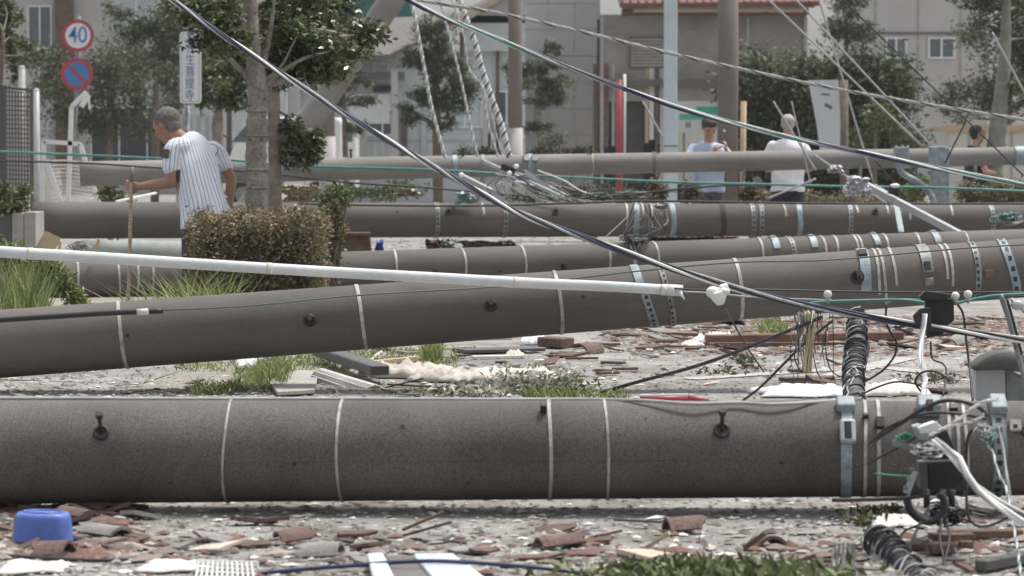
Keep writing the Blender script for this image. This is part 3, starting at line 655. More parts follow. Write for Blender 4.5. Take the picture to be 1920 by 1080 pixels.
def strands(name, label, n, fn, r, mats):
    b = MB()
    for i in range(n): b.tube(smooth_path([P(*q) for q in fn(i)], 4), r * random.uniform(.6, 1.2), 6, mi=i % len(mats))
    return tag(recentre(b.build(name, [M[m] for m in mats])), label, 'wire tangle', kind='stuff')
U = random.uniform
def droop(i):
    x = U(1480, 1562); y1 = U(640, 715); k = U(-18, 18); return [(x, U(572, 590), 436), (x + k * .3, 610, 436 + U(-6, 6)), (x + k, (y1 + 600) / 2, 434), (x + k * .6, y1, 434)]
strands('wire_tangle', 'thicket of fine black wires hanging behind the yellow rag', 22, droop, .0018, ['black', 'greyins', 'black'])
def diag(i):
    x = U(925, 1010); y = U(318, 345); l = U(40, 130); return [(x, y, 190 + U(-4, 4)), (x + l * .4 + U(-8, 8), y + l * .16 + U(-8, 8), 190), (x + l * .7, y + l * .3 + U(-7, 7), 190), (x + l, min(382, y + l * .42), 190)]
strands('wire_tangle', 'mess of pale strands slanting down between the two far poles in the centre', 34, diag, .006, ['silver', 'greyins', 'white', 'black'])
def fan(i):
    x = U(925, 985); y = U(325, 340); return [(x, y, 190), (x - U(0, 20), y + 18, 190), (x - U(-25, 28), U(360, 378), 190)]
strands('wire_tangle', 'short pale wire ends dangling left of the slanting strands', 16, fan, .005, ['silver', 'greyins', 'black'])
def lowmess(i):
    x = U(1040, 1140); return [(x, U(362, 378), 192), (x + 40, U(356, 376), 192), (x + U(60, 110), U(352, 376), 192)]
strands('wire_tangle', 'dark flattened wires on top of the brown pole left of the red post', 18, lowmess, .006, ['black', 'boxgrey', 'greyins'])
def crossm(i):
    x = U(1180, 1250); return [(x, U(380, 400), 205), (x + U(-20, 20), U(395, 425), 205), (x + U(-50, 40), U(425, 452), 210)]
strands('wire_tangle', 'black wires hanging over the front of the brown pole behind', 16, crossm, .005, ['black', 'black', 'greyins'])
cable('twisted_cable', 'bare white twisted strand stretched from the equipment box to the perforated clamp', 'wire', [(1742, 816, 660), (1775, 801, 660), (1800, 785, 660), (1828, 762, 660), (1850, 752, 660), (1872, 748, 660)], .0058, ['white', 'silver', 'white'], .05)
cable('twisted_cable', 'shorter frayed white strand just below the stretched one', 'wire', [(1772, 801, 656), (1800, 796, 656), (1822, 790, 656), (1840, 782, 656), (1844, 775, 656)], .0045, ['white', 'silver'], .035)
cable('white_cable', 'thick white cable sweeping from the equipment box down to the right edge', 'cable', [(1752, 826, 665), (1768, 838, 668), (1788, 845, 670), (1802, 868, 672), (1815, 895, 674), (1840, 925, 676), (1875, 952, 678), (1930, 985, 680), (2000, 1020, 680)], .0115, ['white', 'white', 'greyins'], .5)
cable('white_cable', 'slimmer white cable running under the thick one to the right edge', 'cable', [(1762, 836, 662), (1785, 860, 664), (1810, 890, 666), (1850, 922, 668), (1890, 948, 670), (1960, 980, 672)], .0055, ['white', 'silver'], .4)
cable('grey_cable', 'grey and black cable hanging beside the perforated strap', 'cable', [(1872, 800, 655), (1880, 840, 655), (1888, 890, 657), (1897, 950, 660)], .0045, ['greyins', 'white'], .2)
cable('teal_strand', 'kinked pale teal strand hanging down the right of the nearest pole', 'wire', [(1848, 828, 655), (1862, 850, 657), (1868, 875, 660), (1876, 895, 662), (1886, 915, 664), (1893, 945, 668), (1900, 985, 672), (1908, 1030, 680), (1915, 1085, 690)], .0042, ['silver', 'teal', 'white'], .06)
for lab, pts, r in [
    ('thick black cable arching over the top of the nearest pole beside the equipment box', [(1640, 826, 640), (1680, 800, 650), (1722, 772, 655), (1762, 753, 655), (1800, 752, 655), (1835, 764, 655), (1852, 780, 652)], .0062),
    ('black cable running level below the arching one', [(1630, 832, 640), (1660, 805, 648), (1700, 786, 652), (1745, 774, 652), (1800, 776, 652), (1850, 786, 650)], .0048),
    ('black wire bowing from the clamp down to the road', [(1840, 800, 650), (1818, 812, 650), (1812, 850, 650), (1812, 920, 652), (1815, 965, 655), (1830, 985, 656), (1860, 984, 656), (1900, 965, 656), (1935, 945, 656)], .0042),
    ('straight black wire crossing the nearest pole behind the equipment box', [(1630, 868, 625), (1700, 830, 630), (1760, 790, 630)], .0042),
    ('dark green wire drooping across the nearest pole', [(1640, 888, 632), (1680, 892, 632), (1710, 893, 632)], .003),
    ('black cables along the bottom of the nearest pole beside the caption corner', [(1560, 938, 660), (1650, 936, 660), (1700, 934, 660), (1740, 928, 660)], .006),
    ('big round loop of thick black hose under the equipment box', [(1700, 935, 655), (1706, 955, 655), (1722, 972, 655), (1745, 978, 655), (1766, 966, 655), (1770, 940, 655), (1760, 925, 655)], .0115),
    ('pair of thin wires crossing and hanging to the bottom edge', [(1766, 972, 660), (1762, 1010, 664), (1770, 1050, 670), (1776, 1090, 680)], .0036),
    ('other thin wire crossing the pair at the bottom edge', [(1775, 972, 660), (1780, 1010, 664), (1772, 1050, 670), (1762, 1090, 680)], .0036),
    ('black wire slanting down left from the hose loop', [(1726, 978, 660), (1712, 1010, 664), (1702, 1040, 668)], .004),
    ('thin black wire hanging in an arc left of the hose loop', [(1750, 975, 658), (1720, 985, 658), (1692, 1000, 658), (1684, 1030, 660)], .003)]:
    cable('loose_wire', lab, 'wire', pts, r, ['green'] if 'green' in lab else ['black'], group='loose wires around the wrecked equipment box')
cable('grey_hose', 'pale hose loop inside the black hose loop under the equipment box', 'cable', [(1700, 930, 650), (1708, 950, 650), (1722, 962, 650), (1742, 968, 650)], .009, ['greyins'])
# spiral bundle at the bottom
t = thing('spiral_cable_bundle', 'black cable bundle in loose spiral binding lying at the bottom right edge', 'cable bundle', G(1690, 1060))
core = smooth_path([P(1640, 1005, 650), P(1680, 1045, 665), (P(1735, 1100, 690))], 10); b = MB(); b.tube(core, .026, 12); b.build('core', M['boxgrey'], t); fr = frames_of(core)
for q in range(5):
    b = MB(); pp = []
    for i in range(160):
        u = i / 159 * (len(core) - 1); j = min(int(u), len(core) - 2); c = core[j].lerp(core[j + 1], u - j); a = q * 1.26 + u * (1.2 + q * .35); rr = .040 + .008 * math.sin(i * .3 + q)
        pp.append(c + fr[j][0] * math.cos(a) * rr + fr[j][1] * math.sin(a) * rr)
    b.tube(pp, .0035, 6); b.build('binding_wire', M['black' if q % 3 else 'greyins'], t)
t = thing('cable_bunch', 'bunch of straight dark cables standing at the bottom edge beside the spiral bundle', 'cable bundle', G(1582, 1078))
for i in range(9):
    b = MB(); x = 1562 + i * 5.2; b.tube([P(x, 1095, 690), P(x + random.uniform(-3, 3), 1050, 682), P(x + random.uniform(-6, 6), 1020, 676)], .0035, 6); b.build('cable', M['black' if i % 3 else 'boxgrey'], t)
# fallen crossarm assembly at right on the brown pole behind
t = thing('fallen_crossarm', 'grey steel crossarm with a crumpled pale sheet slanting over the brown pole', 'crossarm', P(1680, 400, 200))
b = MB(); b.beam(P(1600, 335, 205), P(1800, 440, 215), .05, .06); b.build('arm', M['greyins'], t)
b = MB(); b.beam(P(1640, 348, 204), P(1780, 432, 212), .02, .03); b.build('brace', M['steel'], t)
b = MB(); b.beam(P(1678, 370, 206), P(1690, 436, 210), .05, .02); b.build('foot', M['steelblue'], t)
b = MB(); b.ell(P(1677, 358, 208), (.06, .05, .07)); b.build('insulator', M['box'], t)
b = MB(); b.ell(P(1678, 348, 209), (.045, .04, .02)); b.build('insulator_cap', M['white'], t)
def crumple(name, label, cat, c, w, h, s, m, seed=1, amp=.35, ground=False, group=None, n=22, dep=.12):
    rr = random.Random(seed); ph = [rr.uniform(0, 6.3) for _ in range(10)]; b = MB(); vs = []
    ku, kv = (1.1, .8) if ground else (1.6, 1.6)
    if amp < .2: ku, kv = .7, .3
    def fold(u, v):            # soft creases: ridges of warped waves
        u *= ku; v *= kv; a_ = u * 6 + 1.3 * math.sin(v * 5 + ph[0]); b_ = v * 7 + 1.5 * math.sin(u * 6 + ph[1])
        r_ = lambda x: (.5 + .5 * math.cos(2 * x)) ** 1.4
        return .55 * r_(a_ * .8 + b_ * .9 + ph[2]) + .35 * r_(a_ * 1.5 - b_ * 1.3 + ph[3]) + .16 * r_(b_ * 2.6 + a_ + ph[4]) + .06 * r_(a_ * 3.1 + b_ * 3 + ph[5])
    for j in range(n + 1):
        for i in range(n + 1):
            u = i / n - .5; v = j / n - .5; ang = math.atan2(v, u); rad = 1 + .16 * math.sin(3 * ang + ph[6]) + .10 * math.sin(5 * ang + ph[7]) + .06 * math.sin(9 * ang + ph[8]); z = fold(u * 2, v * 2)
            if ground:
                g0 = G(c[0] + u * w * rad, c[1]); sc = FPX / g0.y; q_ = max(abs(u), abs(v)) * 2; f = (1 - q_ ** 2.5) ** .6 if q_ < 1 else 0
                vs.append(Vector((g0.x, g0.y + (v * dep * 3) * rad, .006 + (h / sc) * f * (.16 + (.75 if amp >= .2 else .35) * z))))
            else:
                p = P(c[0] + u * w * rad, c[1] + v * h * rad + (z - .5) * h * .2, s); p.y -= (z - .5) * dep * 1.2; vs.append(p)
    fs = [(j * (n + 1) + i, j * (n + 1) + i + 1, (j + 1) * (n + 1) + i + 1, (j + 1) * (n + 1) + i) for j in range(n) for i in range(n)]
    b.add(vs, fs, 0, True); o = b.build(name, M[m]); so = o.modifiers.new('solid', 'SOLIDIFY'); so.thickness = .004; so.offset = 1
    return tag(recentre(o), label, cat, group)
crumple('crumpled_sheet', 'pale crumpled plastic sheet caught on the steel crossarm', 'plastic sheet', (1607, 350), 46, 34, 208, 'whitecloth', 3)
crumple('crumpled_sheet', 'small crumpled white scrap hanging under the far pole at the right', 'plastic scrap', (1567, 318), 26, 14, 200, 'whitecloth', 4)
crumple('crumpled_sheet', 'small white peaked scrap above the little brown shrub between the onlookers', 'plastic scrap', (1420, 340), 16, 14, 172, 'whitecloth', 5)
# steel bracket legs from the far pole
t = thing('pole_bracket', 'pale blue steel bracket post standing under the right part of the farthest pole', 'bracket', P(1775, 390, 172))
b = MB(); b.box((P(1762, 330, 174)), (.20, .08, .62)); b.build('post', M['steelblue'], t, .01)
b = MB(); b.box(P(1757, 292, 178), (.16, .16, .20)); b.build('clamp', M['steelblue'], t, .01)
for dx in (-10, 4, 14):
    b = MB(); b.tube([P(1757 + dx, 274, 178), P(1757 + dx, 284, 178)], .014, 8); b.build('bolt', M['steel'], t)
t = thing('pole_bracket', 'pale steel bracket with a bent arm curving down from the farthest pole', 'bracket', P(1740, 390, 172))
b = MB(); b.box(P(1690, 288, 178), (.15, .16, .14)); b.build('clamp', M['steelblue'], t, .01)
b = MB(); b.tube(smooth_path([P(1683, 302, 178), P(1692, 325, 178), P(1722, 342, 178), P(1745, 365, 178), P(1752, 388, 178)], 5), .034, 12); b.build('bent_arm', M['steelblue'], t)
for dx in (-10, 2, 12):
    b = MB(); b.tube([P(1690 + dx, 272, 178), P(1690 + dx, 282, 178)], .014, 8); b.build('bolt', M['steel'], t)
# fallen crossarm in the centre between the far poles
t = thing('fallen_crossarm', 'dark steel crossarm with insulators hanging from the middle of the farthest pole', 'crossarm', P(980, 350, 190))
b = MB(); b.beam(P(906, 302, 188), P(1060, 372, 192), .03, .03); b.build('arm', M['lightgrey'], t)
b = MB(); b.beam(P(940, 312, 190), P(966, 322, 190), .10, .06); b.build('plate', M['box'], t)
b = MB(); b.beam(P(862, 328, 188), P(930, 362, 190), .05, .04); b.build('arm', M['greyins'], t)
for x, y in ((865, 328), (968, 312), (955, 325)):
    b = MB(); b.ell(P(x, y, 194), (.026, .026, .024)); b.build('insulator', M['white'], t)
b = MB(); b.beam(P(985, 322, 190), P(1035, 358, 190), .06, .05); b.build('arm', M['lightgrey'], t)
# ------------------------------------------------------------ background buildings
def wall_box(x0, x1, ytop, s, depth, ybot_z=0, parent=None, m='wallwhite', name='wall'):
    a = P(x0, 292, s); b_ = P(x1, 292, s); z1 = EYE + (292 - ytop) / s; b = MB()
    b.box(((a.x + b_.x) / 2, a.y + depth / 2, (ybot_z + z1) / 2), (b_.x - a.x, depth, z1 - ybot_z)); return b.build(name, M[m], parent)
def face_rect(x0, y0, x1, y1, s, m, parent, name, d=.04, off=0):
    a = P(x0, y0, s); c = P(x1, y1, s); b = MB(); Y = FPX / s
    b.box(((a.x + c.x) / 2, Y - d / 2 - off, (a.z + c.z) / 2), (abs(c.x - a.x), d, abs(a.z - c.z))); return b.build(name, M[m] if isinstance(m, str) else m, parent)
def window(x0, y0, x1, y1, s, parent, panes=2, glass='glass', frame='white', fw=3):
    f = face_rect(x0, y0, x1, y1, s, 'void', parent, 'window', .03)
    for (a, b_, c, d) in ((x0, y0, x1, y0 + fw), (x0, y1 - fw, x1, y1), (x0, y0 + fw, x0 + fw, y1 - fw), (x1 - fw, y0 + fw, x1, y1 - fw)):
        face_rect(a, b_, c, d, s, frame, f, 'frame', .05, .03)
    w = (x1 - x0 - fw * (panes + 1)) / panes
    for i in range(panes):
        xa = x0 + fw + i * (w + fw); face_rect(xa, y0 + fw, xa + w, y1 - fw, s, glass, f, 'pane', .012, .032 + .02 * (i % 2))
        if i: face_rect(xa - fw, y0 + fw, xa, y1 - fw, s, frame, f, 'frame', .05, .03)
def roof_slab(pts, th, parent, m, name='roof'):
    """4 points as Vectors (front-left, front-right, back-right, back-left)"""
    b = MB(); dn = Vector((0, 0, -th)); b.add(pts + [p + dn for p in pts], [(0, 1, 2, 3), (7, 6, 5, 4), (0, 4, 5, 1), (1, 5, 6, 2), (2, 6, 7, 3), (3, 7, 4, 0)], 0, False); return b.build(name, M[m], parent)
def bldg(name, label, x, s): v = P(x, 292, s); return thing(name, label, 'building', (v.x, v.y, 0))
# left pale house behind the trees
s = 62; t = bldg('house', 'pale grey house half hidden by trees at the top left', 100, s)
wall_box(-250, 560, -120, s, 6, 0, t, 'wallgrey'); face_rect(104, -120, 140, 330, s, 'darkwood', t, 'pillar', .25)
window(52, 10, 98, 92, s, t, 2, 'glass'); window(210, -30, 300, 60, s, t, 2, 'curtain'); window(-80, 40, 10, 120, s, t, 2); window(170, 200, 330, 330, s, t, 3, 'void')
for y in (150, 240): face_rect(-250, y, 104, y + 3, s, 'wallbeige', t, 'joint_strip', .02)
face_rect(345, 120, 540, 330, s, 'wallwhite', t, 'annex_wall', .5); window(380, 140, 440, 200, s, t, 2)
roof_slab([P(-260, -110, s - 0) + Vector((0, -.9, 0)), P(580, -110, s) + Vector((0, -.9, 0)), P(580, -250, s) + Vector((0, 4, 0)), P(-260, -250, s) + Vector((0, 4, 0))], .2, t, 'roofgrey')
# white house in the centre
s = 75; t = bldg('house', 'white house with grey gable roofs and sliding windows in the centre background', 800, s)
wall_box(560, 985, 96, s, 5, 0, t); 
window(690, 205, 745, 255, s, t, 2, 'glass'); window(838, 178, 905, 240, s, t, 2, 'curtain'); window(560, 150, 625, 215, s, t, 2, 'curtain'); window(925, 170, 975, 232, s, t, 2, 'glass'); window(700, 118, 730, 152, s, t, 1, 'curtain')
for x in (690, 702, 716, 728, 740): face_rect(x, 258, x + 2, 330, s, 'white', t, 'trim_strip', .03)
face_rect(640, 262, 985, 265, s, 'greyins', t, 'trim_strip', .03)
face_rect(735, 130, 748, 330, s, 'wallgrey', t, 'porch_post', .16, .5); face_rect(560, 136, 760, 152, s, 'roofgrey', t, 'porch_beam', .25, .4)
q = FPX / s
def V(px, py, dy): v = P(px, py, s); v.y += dy; return v
roof_slab([V(560, 112, -1.0), V(740, 104, -1.0), V(800, 20, 3), V(560, 30, 3)], .12, t, 'roofgrey')
roof_slab([V(736, 102, -1.02), V(812, 66, -.4), V(850, 10, 3.2), V(775, 22, 3.0)], .10, t, 'roofgrey')
face_rect(870, 30, 985, 96, s, 'wallwhite', t, 'gable_wall', .3)
b = MB(); b.prism([(0, 0), (115 / s, 0), (115 / s, 1.05)], P(872, 44, s) + Vector((0, -.3, 0)), Vector((1, 0, 0)), Vector((0, 0, 1)), Vector((0, 1, 0)), .3); b.build('gable_end', M['wallwhite'], t)
roof_slab([V(850, 48, -.9), V(985, -30, -.9), V(985, -60, 3), V(850, 20, 3)], .14, t, 'roofgrey')
b = MB(); b.beam(V(850, 50, -.93), V(985, -28, -.93), .04, .16); b.build('bargeboard', M['wood'], t)
t = bldg('roof_sheet', 'dark teal sheeting on a far roof above the white house', 700, 58)
face_rect(610, -60, 775, 40, 58, mat('dark_teal_sheet', (.02, .13, .11), .6), t, 'sheet', .3); face_rect(600, 40, 785, 46, 58, 'roofgrey', t, 'eave', .4); wall_box(600, 785, 46, 57, 2, 0, t, 'wallgrey')
for a_, b_, c_, d_, mm in ((655, 176, 732, 232, 'white'), (655, 232, 690, 330, 'wallgrey'), (752, 196, 764, 330, 'roofgrey'), (862, 60, 870, 178, 'darkwood'), (905, 168, 920, 330, 'wallgrey'), (930, 96, 936, 330, 'darkwood'), (700, 160, 735, 172, 'void'), (790, 205, 800, 330, 'curtain'), (915, 250, 960, 330, 'curtain')):
    face_rect(a_, b_, c_, d_, s, mm, t, 'wall_panel', .05, .06)
# grey panelled building
s = 70; t = bldg('panelled_building', 'blank light grey panelled building right of the thin upright pole', 1050, s)
wall_box(978, 1124, -160, s, 6, 0, t, 'wallgrey')
pme = None
for j, y in enumerate(range(-140, 330, 49)):
    for i, x in enumerate((979, 1028, 1077)):
        o = face_rect(x + .5, y + .7, x + 48.3, y + 48.4, s, 'wallgrey', t, 'panel', .03)
# shop
M['concwall'] = mat('stained_render_wall', (.36, .34, .31), .9, 0, .2, .9, col2=(.22, .20, .185))
s = 74; t = bldg('shop_building', 'red-brown roofed shop with a dark torn-open front behind the red post', 1300, s)
wall_box(1124, 1510, 30, s, .2, 0, t, 'void', 'back_wall').location.y += 2.2
face_rect(1124, 28, 1510, 190, s, 'concwall', t, 'upper_wall', .2); face_rect(1245, 190, 1510, 345, s, 'wallbeige', t, 'front_wall', .2)
for i, (x, w, mm, y1) in enumerate(((1112, 8, 'darkwood', 345), (1124, 6, 'tan', 278), (1130, 11, 'redwood', 276), (1147, 5, 'greyins', 274), (1209, 6, 'tan', 268), (1217, 8, 'offwhite', 262), (1228, 6, 'redwood', 345), (1237, 10, 'wallgrey', 345))):
    face_rect(x, 120, x + w, y1, s, mm, t, 'post', .1, .12)
face_rect(1165, 175, 1207, 345, s, 'boxgrey', t, 'door', .05, -.3)
face_rect(1140, 150, 1505, 162, s, 'roofgrey', t, 'awning_rail', .3, .2); window(1290, 70, 1345, 140, s, t, 2); window(1400, 70, 1470, 140, s, t, 2)
roof_slab([V(1160, 10, -1.1), V(1530, 6, -1.1), V(1530, -80, 3), V(1150, -80, 3)], .12, t, 'roofred')
face_rect(1165, 12, 1520, 18, s, 'darkwood', t, 'fascia', .1, 1.0); face_rect(1185, 20, 1500, 26, s, 'tan', t, 'gutter', .1, .9); face_rect(1165, 18, 1510, 30, s, 'darkwood', t, 'soffit', .9, .0)
for k in range(24):
    x = 1165 + k * 15; a_ = V(x, 9, -1.12); b_ = V(x, -78, 2.9); b = MB(); b.beam(a_ + Vector((0, 0, .03)), b_ + Vector((0, 0, .03)), .04, .04); b.build('roof_batten', M['roofred'], t)
for k, (x, y) in enumerate(((1345, 110), (1475, 150))):
    u_ = face_rect(x, y, x + 26, y + 20, s, 'wallgrey', t, 'air_conditioner', .3, .2); face_rect(x + 3, y + 3, x + 18, y + 17, s, 'roofgrey', u_, 'fan_grille', .02, .51)
for x in (1126, 1398, 1506): face_rect(x, 32, x + 5, 345, s, 'greyins', t, 'downpipe', .07, .2)
for y in (60, 104, 148): face_rect(1132, y, 1396, y + 1.2, s, 'conc_grey', t, 'joint_strip', .01, .2)
face_rect(1180, 70, 1262, 128, s, 'roofgrey', t, 'shutter', .06, .2)
for j in range(9): face_rect(1182, 73 + j * 6, 1260, 77 + j * 6, s, 'conc_grey', t, 'shutter_slat', .03, .26)
# sign
def text(body, px, py, hpx, s, m, parent, off=.03, name='lettering', sx=1, rot=0):
    cu = bpy.data.curves.new('lettering', 'FONT'); cu.body = body; cu.align_x = 'CENTER'; cu.align_y = 'CENTER'; cu.size = hpx / s; cu.extrude = .002; cu.offset = .003 * hpx / s
    o = bpy.data.objects.new('tmp', cu); C.objects.link(o); dg = bpy.context.evaluated_depsgraph_get(); me = bpy.data.meshes.new_from_object(o.evaluated_get(dg)); bpy.data.objects.remove(o)
    me.materials.clear(); me.materials.append(m); q = bpy.data.objects.new(name, me); C.objects.link(q); v = P(px, py, s); v.y -= off
    q.location = v; q.rotation_euler = (R(90), rot, 0); q.scale = (sx, 1, 1); par(q, parent); return q
s = 100; t = thing('shop_sign', 'white sign board with green bands behind the woman with the phone', 'sign', P(1310, 292, s)); t.location.z = 0
face_rect(1272, 192, 1345, 248, s, 'wallwhite', t, 'board', .05); M['signgreen'] = mat('sign_green', (.06, .36, .26), .5, 0, .05)
face_rect(1305, 200, 1344, 214, s, 'signgreen', t, 'green_band', .01, .05); face_rect(1274, 214, 1318, 224, s, 'signgreen', t, 'green_band', .01, .05)
face_rect(1280, 248, 1284, 292 + 114, s, 'steel', t, 'leg', .04, .0); face_rect(1333, 248, 1337, 292 + 114, s, 'steel', t, 'leg', .04, .0)
text('自', 1290, 235, 13, s, M['roofgrey'], t, .056)
# light building and cream wall at the right
s = 60; t = bldg('far_building', 'plain light grey building above the dark hedge at the upper right', 1720, s)
wall_box(1600, 1850, -150, s, 6, 0, t, 'wallgrey')
for x in (1640, 1720, 1800): face_rect(x, -150, x + 2, 300, s, 'conc_grey', t, 'joint_strip', .02)
face_rect(1600, 60, 1850, 64, s, 'roofgrey', t, 'joint_strip', .05); window(1660, 70, 1700, 110, s, t); window(1740, 70, 1790, 110, s, t)
s = 88; t = bldg('cream_wall', 'low cream panelled wall with tan coping at the right edge', 1860, s); t['category'] = 'wall'
wall_box(1768, 2100, 246, s, .4, 0, t, 'wallbeige'); face_rect(1770, 234, 2100, 247, s, 'tan', t, 'coping', .5, -.45); face_rect(1748, 242, 1768, 395, s, 'wallgrey', t, 'end_pier', .3); face_rect(1746, 238, 1770, 244, s, 'tan', t, 'pier_cap', .34, -.02)
face_rect(1815, 247, 1818, 392, s, 'conc_grey', t, 'joint_strip', .02); face_rect(1895, 247, 1898, 392, s, 'conc_grey', t, 'joint_strip', .02)
# posts
def post(name, label, cat, px, w, s, top, m, cap=False, lean=0):
    g0 = P(px, 292 + EYE * s, s); A = Vector((g0.x, g0.y, 0)); z = EYE + (292 - top) / s
    t = thing(name, label, cat, A); b = MB(); b.tube([A, A + Vector((lean, 0, z))], w / 2 / s, 20); b.build('shaft', M[m], t, )
    if cap: b = MB(); b.ell(A + Vector((lean, 0, z)), (w / 2 / s * 1.05,) * 2 + (w / 3 / s,)); b.build('cap', M[m], t)
    return t
t = post('marker_post', 'red post standing before the dark shop front', 'post', 1161, 13, 122, 150, 'red')
b = MB(); g0 = P(1171, 292, 122); b.tube([Vector((g0.x, g0.y, EYE - .02)), Vector((g0.x, g0.y, 2.4))], .022, 8); b.build('white_tube', M['white'], t)
t = thing('steel_post', 'square pale blue steel post left of the woman with the phone', 'post', P(1257, 430, 122)); b = MB(); z = 4.5
b.box((P(1257, 292, 122).x, FPX / 122, z / 2), (.20, .2, z)); b.build('shaft', mat('pale_blue_paint', (.50, .58, .62), .5, 0, .08, 2), t, .01)
for zz in (.6, .95, 1.3): 
    b = MB(); b.box((P(1257, 292, 122).x, FPX / 122, zz), (.215, .215, .02)); b.build('band', M['steel'], t)
post('orange_pipe', 'rust-orange pipe standing just right of the thick upright pole', 'pipe', 1391, 11, 128, 190, 'tan', lean=.02)
t = bpy.context.scene.collection.objects[-1]
# leaning white plate
t = thing('leaning_plate', 'tall white tapered plate leaning before the dark hedge', 'panel', P(1550, 292, 120)); t.location.z = 0
b = MB(); vs = [P(1516, 150, 122), P(1572, 150, 122), P(1576, 230, 122), P(1574, 300, 122), P(1540, 300, 122), P(1532, 235, 122)]
b.prism([((v - vs[0]).x, (v - vs[0]).z) for v in vs], vs[0], Vector((1, 0, 0)), Vector((0, 0, 1)), Vector((0, 1, 0)), .06); b.build('plate', M['wallwhite'], t)
b = MB(); b.beam(P(1546, 195, 123.5), P(1560, 203, 123.5), .02, .05); b.beam(P(1540, 176, 123.5), P(1556, 178, 123.5), .02, .03); b.build('slot', M['roofgrey'], t)
b = MB(); b.tube([P(1582, 150, 119), P(1584, 292 + EYE * 119, 119)], .07, 14); b.build('support_post', M['bark2'], t)

# ------------------------------------------------------------ road signs
def disc(c, r, d, m, name, parent, y=0):
    b = MB(); b.tube([c + Vector((0, -y, 0)), c + Vector((0, -y - d, 0))], r, 48); return b.build(name, m, parent)
M['signwhite'] = mat('sign_white', (.66, .66, .68), .4, 0, .05); M['signred'] = mat('sign_red', (.36, .05, .07), .4, 0, .08); M['signblue'] = mat('sign_blue', (.06, .17, .42), .4, 0, .08)
s = 100; t = thing('road_sign', 'leaning post with a red-ringed 40 sign above a blue no-parking disc', 'road sign', P(140, 405, s))
b = MB(); b.tube([P(122, 405, s), P(136, 300, s), P(146, 168, s), P(148, 30, s)], .032, 12); b.build('post', M['steel'], t)
c = P(147, 67, s); c.y -= .06
d1 = disc(c, .30, .012, M['signred'], 'speed_disc', t); disc(c, .235, .004, M['signwhite'], 'face', d1, .012)
text('40', 147, 67, 44, s, M['signblue'], d1, .08, sx=.82)
c = P(145, 139, s); c.y -= .06
d2 = disc(c, .30, .012, M['signred'], 'parking_disc', t); disc(c, .225, .004, M['signblue'], 'face', d2, .012)
b = MB(); b.beam(c + Vector((-.16, -.019, .16)), c + Vector((.16, -.019, -.16)), .004, .06, Vector((.7, 0, .7))); b.build('slash', M['signred'], d2)
b = MB(); b.beam(P(166, 178, s + .3), P(152, 200, s + .3), .04, .10); b.beam(P(166, 178, s + .4), P(168, 205, s + .4), .04, .03); b.build('bent_bracket', M['white'], t)
s = 130; t = thing('temple_sign', 'tall narrow white sign with blue vertical Japanese lettering among the trees', 'sign', P(350, 441, s))
def rrect(x0, y0, x1, y1, r, s, d, m, name, parent, off=0):
    a = P((x0 + x1) / 2, (y0 + y1) / 2, s); w = (x1 - x0) / 2 / s; h = (y1 - y0) / 2 / s; r /= s; poly = []
    for cx, cz, a0 in ((w - r, h - r, 0), (-w + r, h - r, 90), (-w + r, -h + r, 180), (w - r, -h + r, 270)):
        for k in range(6): q = R(a0 + k * 18); poly.append((cx + r * math.cos(q), cz + r * math.sin(q)))
    b = MB(); b.prism(poly, a + Vector((0, -off - d, 0)), Vector((1, 0, 0)), Vector((0, 0, 1)), Vector((0, 1, 0)), d); return b.build(name, M[m], parent)
b = MB(); b.tube([P(350, 441, s), P(351, 200, s)], .042, 14); b.build('post', M['steel'], t)
rrect(338, 60, 378, 194, 7, s, .03, 'signwhite', 'board', t, .04); o = rrect(341, 63, 375, 191, 5, s, .003, 'greyins', 'border_line', t, .07); rrect(342.5, 64.5, 373.5, 189.5, 5, s, .003, 'signwhite', 'face', t, .073)
M['signtext'] = mat('sign_blue_text', (.10, .15, .33), .5, 0, .1)
for i, ch in enumerate('言先生菩提寺'): text(ch, 359 - i * .5, 66 + i * 22.2 + (3 if i else -2), 22, s, M['signtext'], t, .078, sx=.85)

# ------------------------------------------------------------ lattice fence, posts and net at the left
s = 165; t = thing('lattice_fence', 'brown lattice fence panel with a dark edge post at the left edge', 'fence', P(30, 482, s)); t.location.z = 0
M['lattice'] = mat('grey_brown_lattice', (.125, .11, .10), .8, 0, .2, 8)
for i in range(9):
    x = 12 + i * 5.6; a_ = P(x, 166 + i * 1.6, s); b = MB(); b.box((a_.x, a_.y, (a_.z + .05) / 2), (.014, .014, a_.z - .05)); b.build('slat', M['lattice'], t)
for j in range(36):
    y = 172 + j * 8.6; a_ = P(11, y, s); c_ = P(60, y + 2, s); b = MB(); b.beam(a_ + Vector((0, -.016, 0)), c_ + Vector((0, -.016, 0)), .014, .014); b.build('slat', M['lattice'], t)
b = MB(); a_ = P(5, 160, s + 1); b.box((a_.x, a_.y, a_.z / 2), (.075, .06, a_.z)); b.build('post', M['boxgrey'], t)
b = MB(); a_ = P(60, 168, s + 1); b.box((a_.x, a_.y, a_.z / 2), (.03, .04, a_.z)); b.build('post', M['lattice'], t)
b = MB(); b.beam(P(2, 163, s + 1), P(62, 170, s + 1), .05, .03); b.build('rail', M['boxgrey'], t)
post('round_post', 'shorter light grey round post just behind the lattice fence', 'post', 43, 13, 150, 128, 'greyins', True)
post('round_post', 'light grey round post right of the lattice fence', 'post', 70, 12, 158, 170, 'lightgrey', True)
t = thing('white_net_frame', 'collapsed white frame with torn netting behind the left end of the brown pole', 'frame', P(130, 480, 165)); t.location.z = 0
S = 165
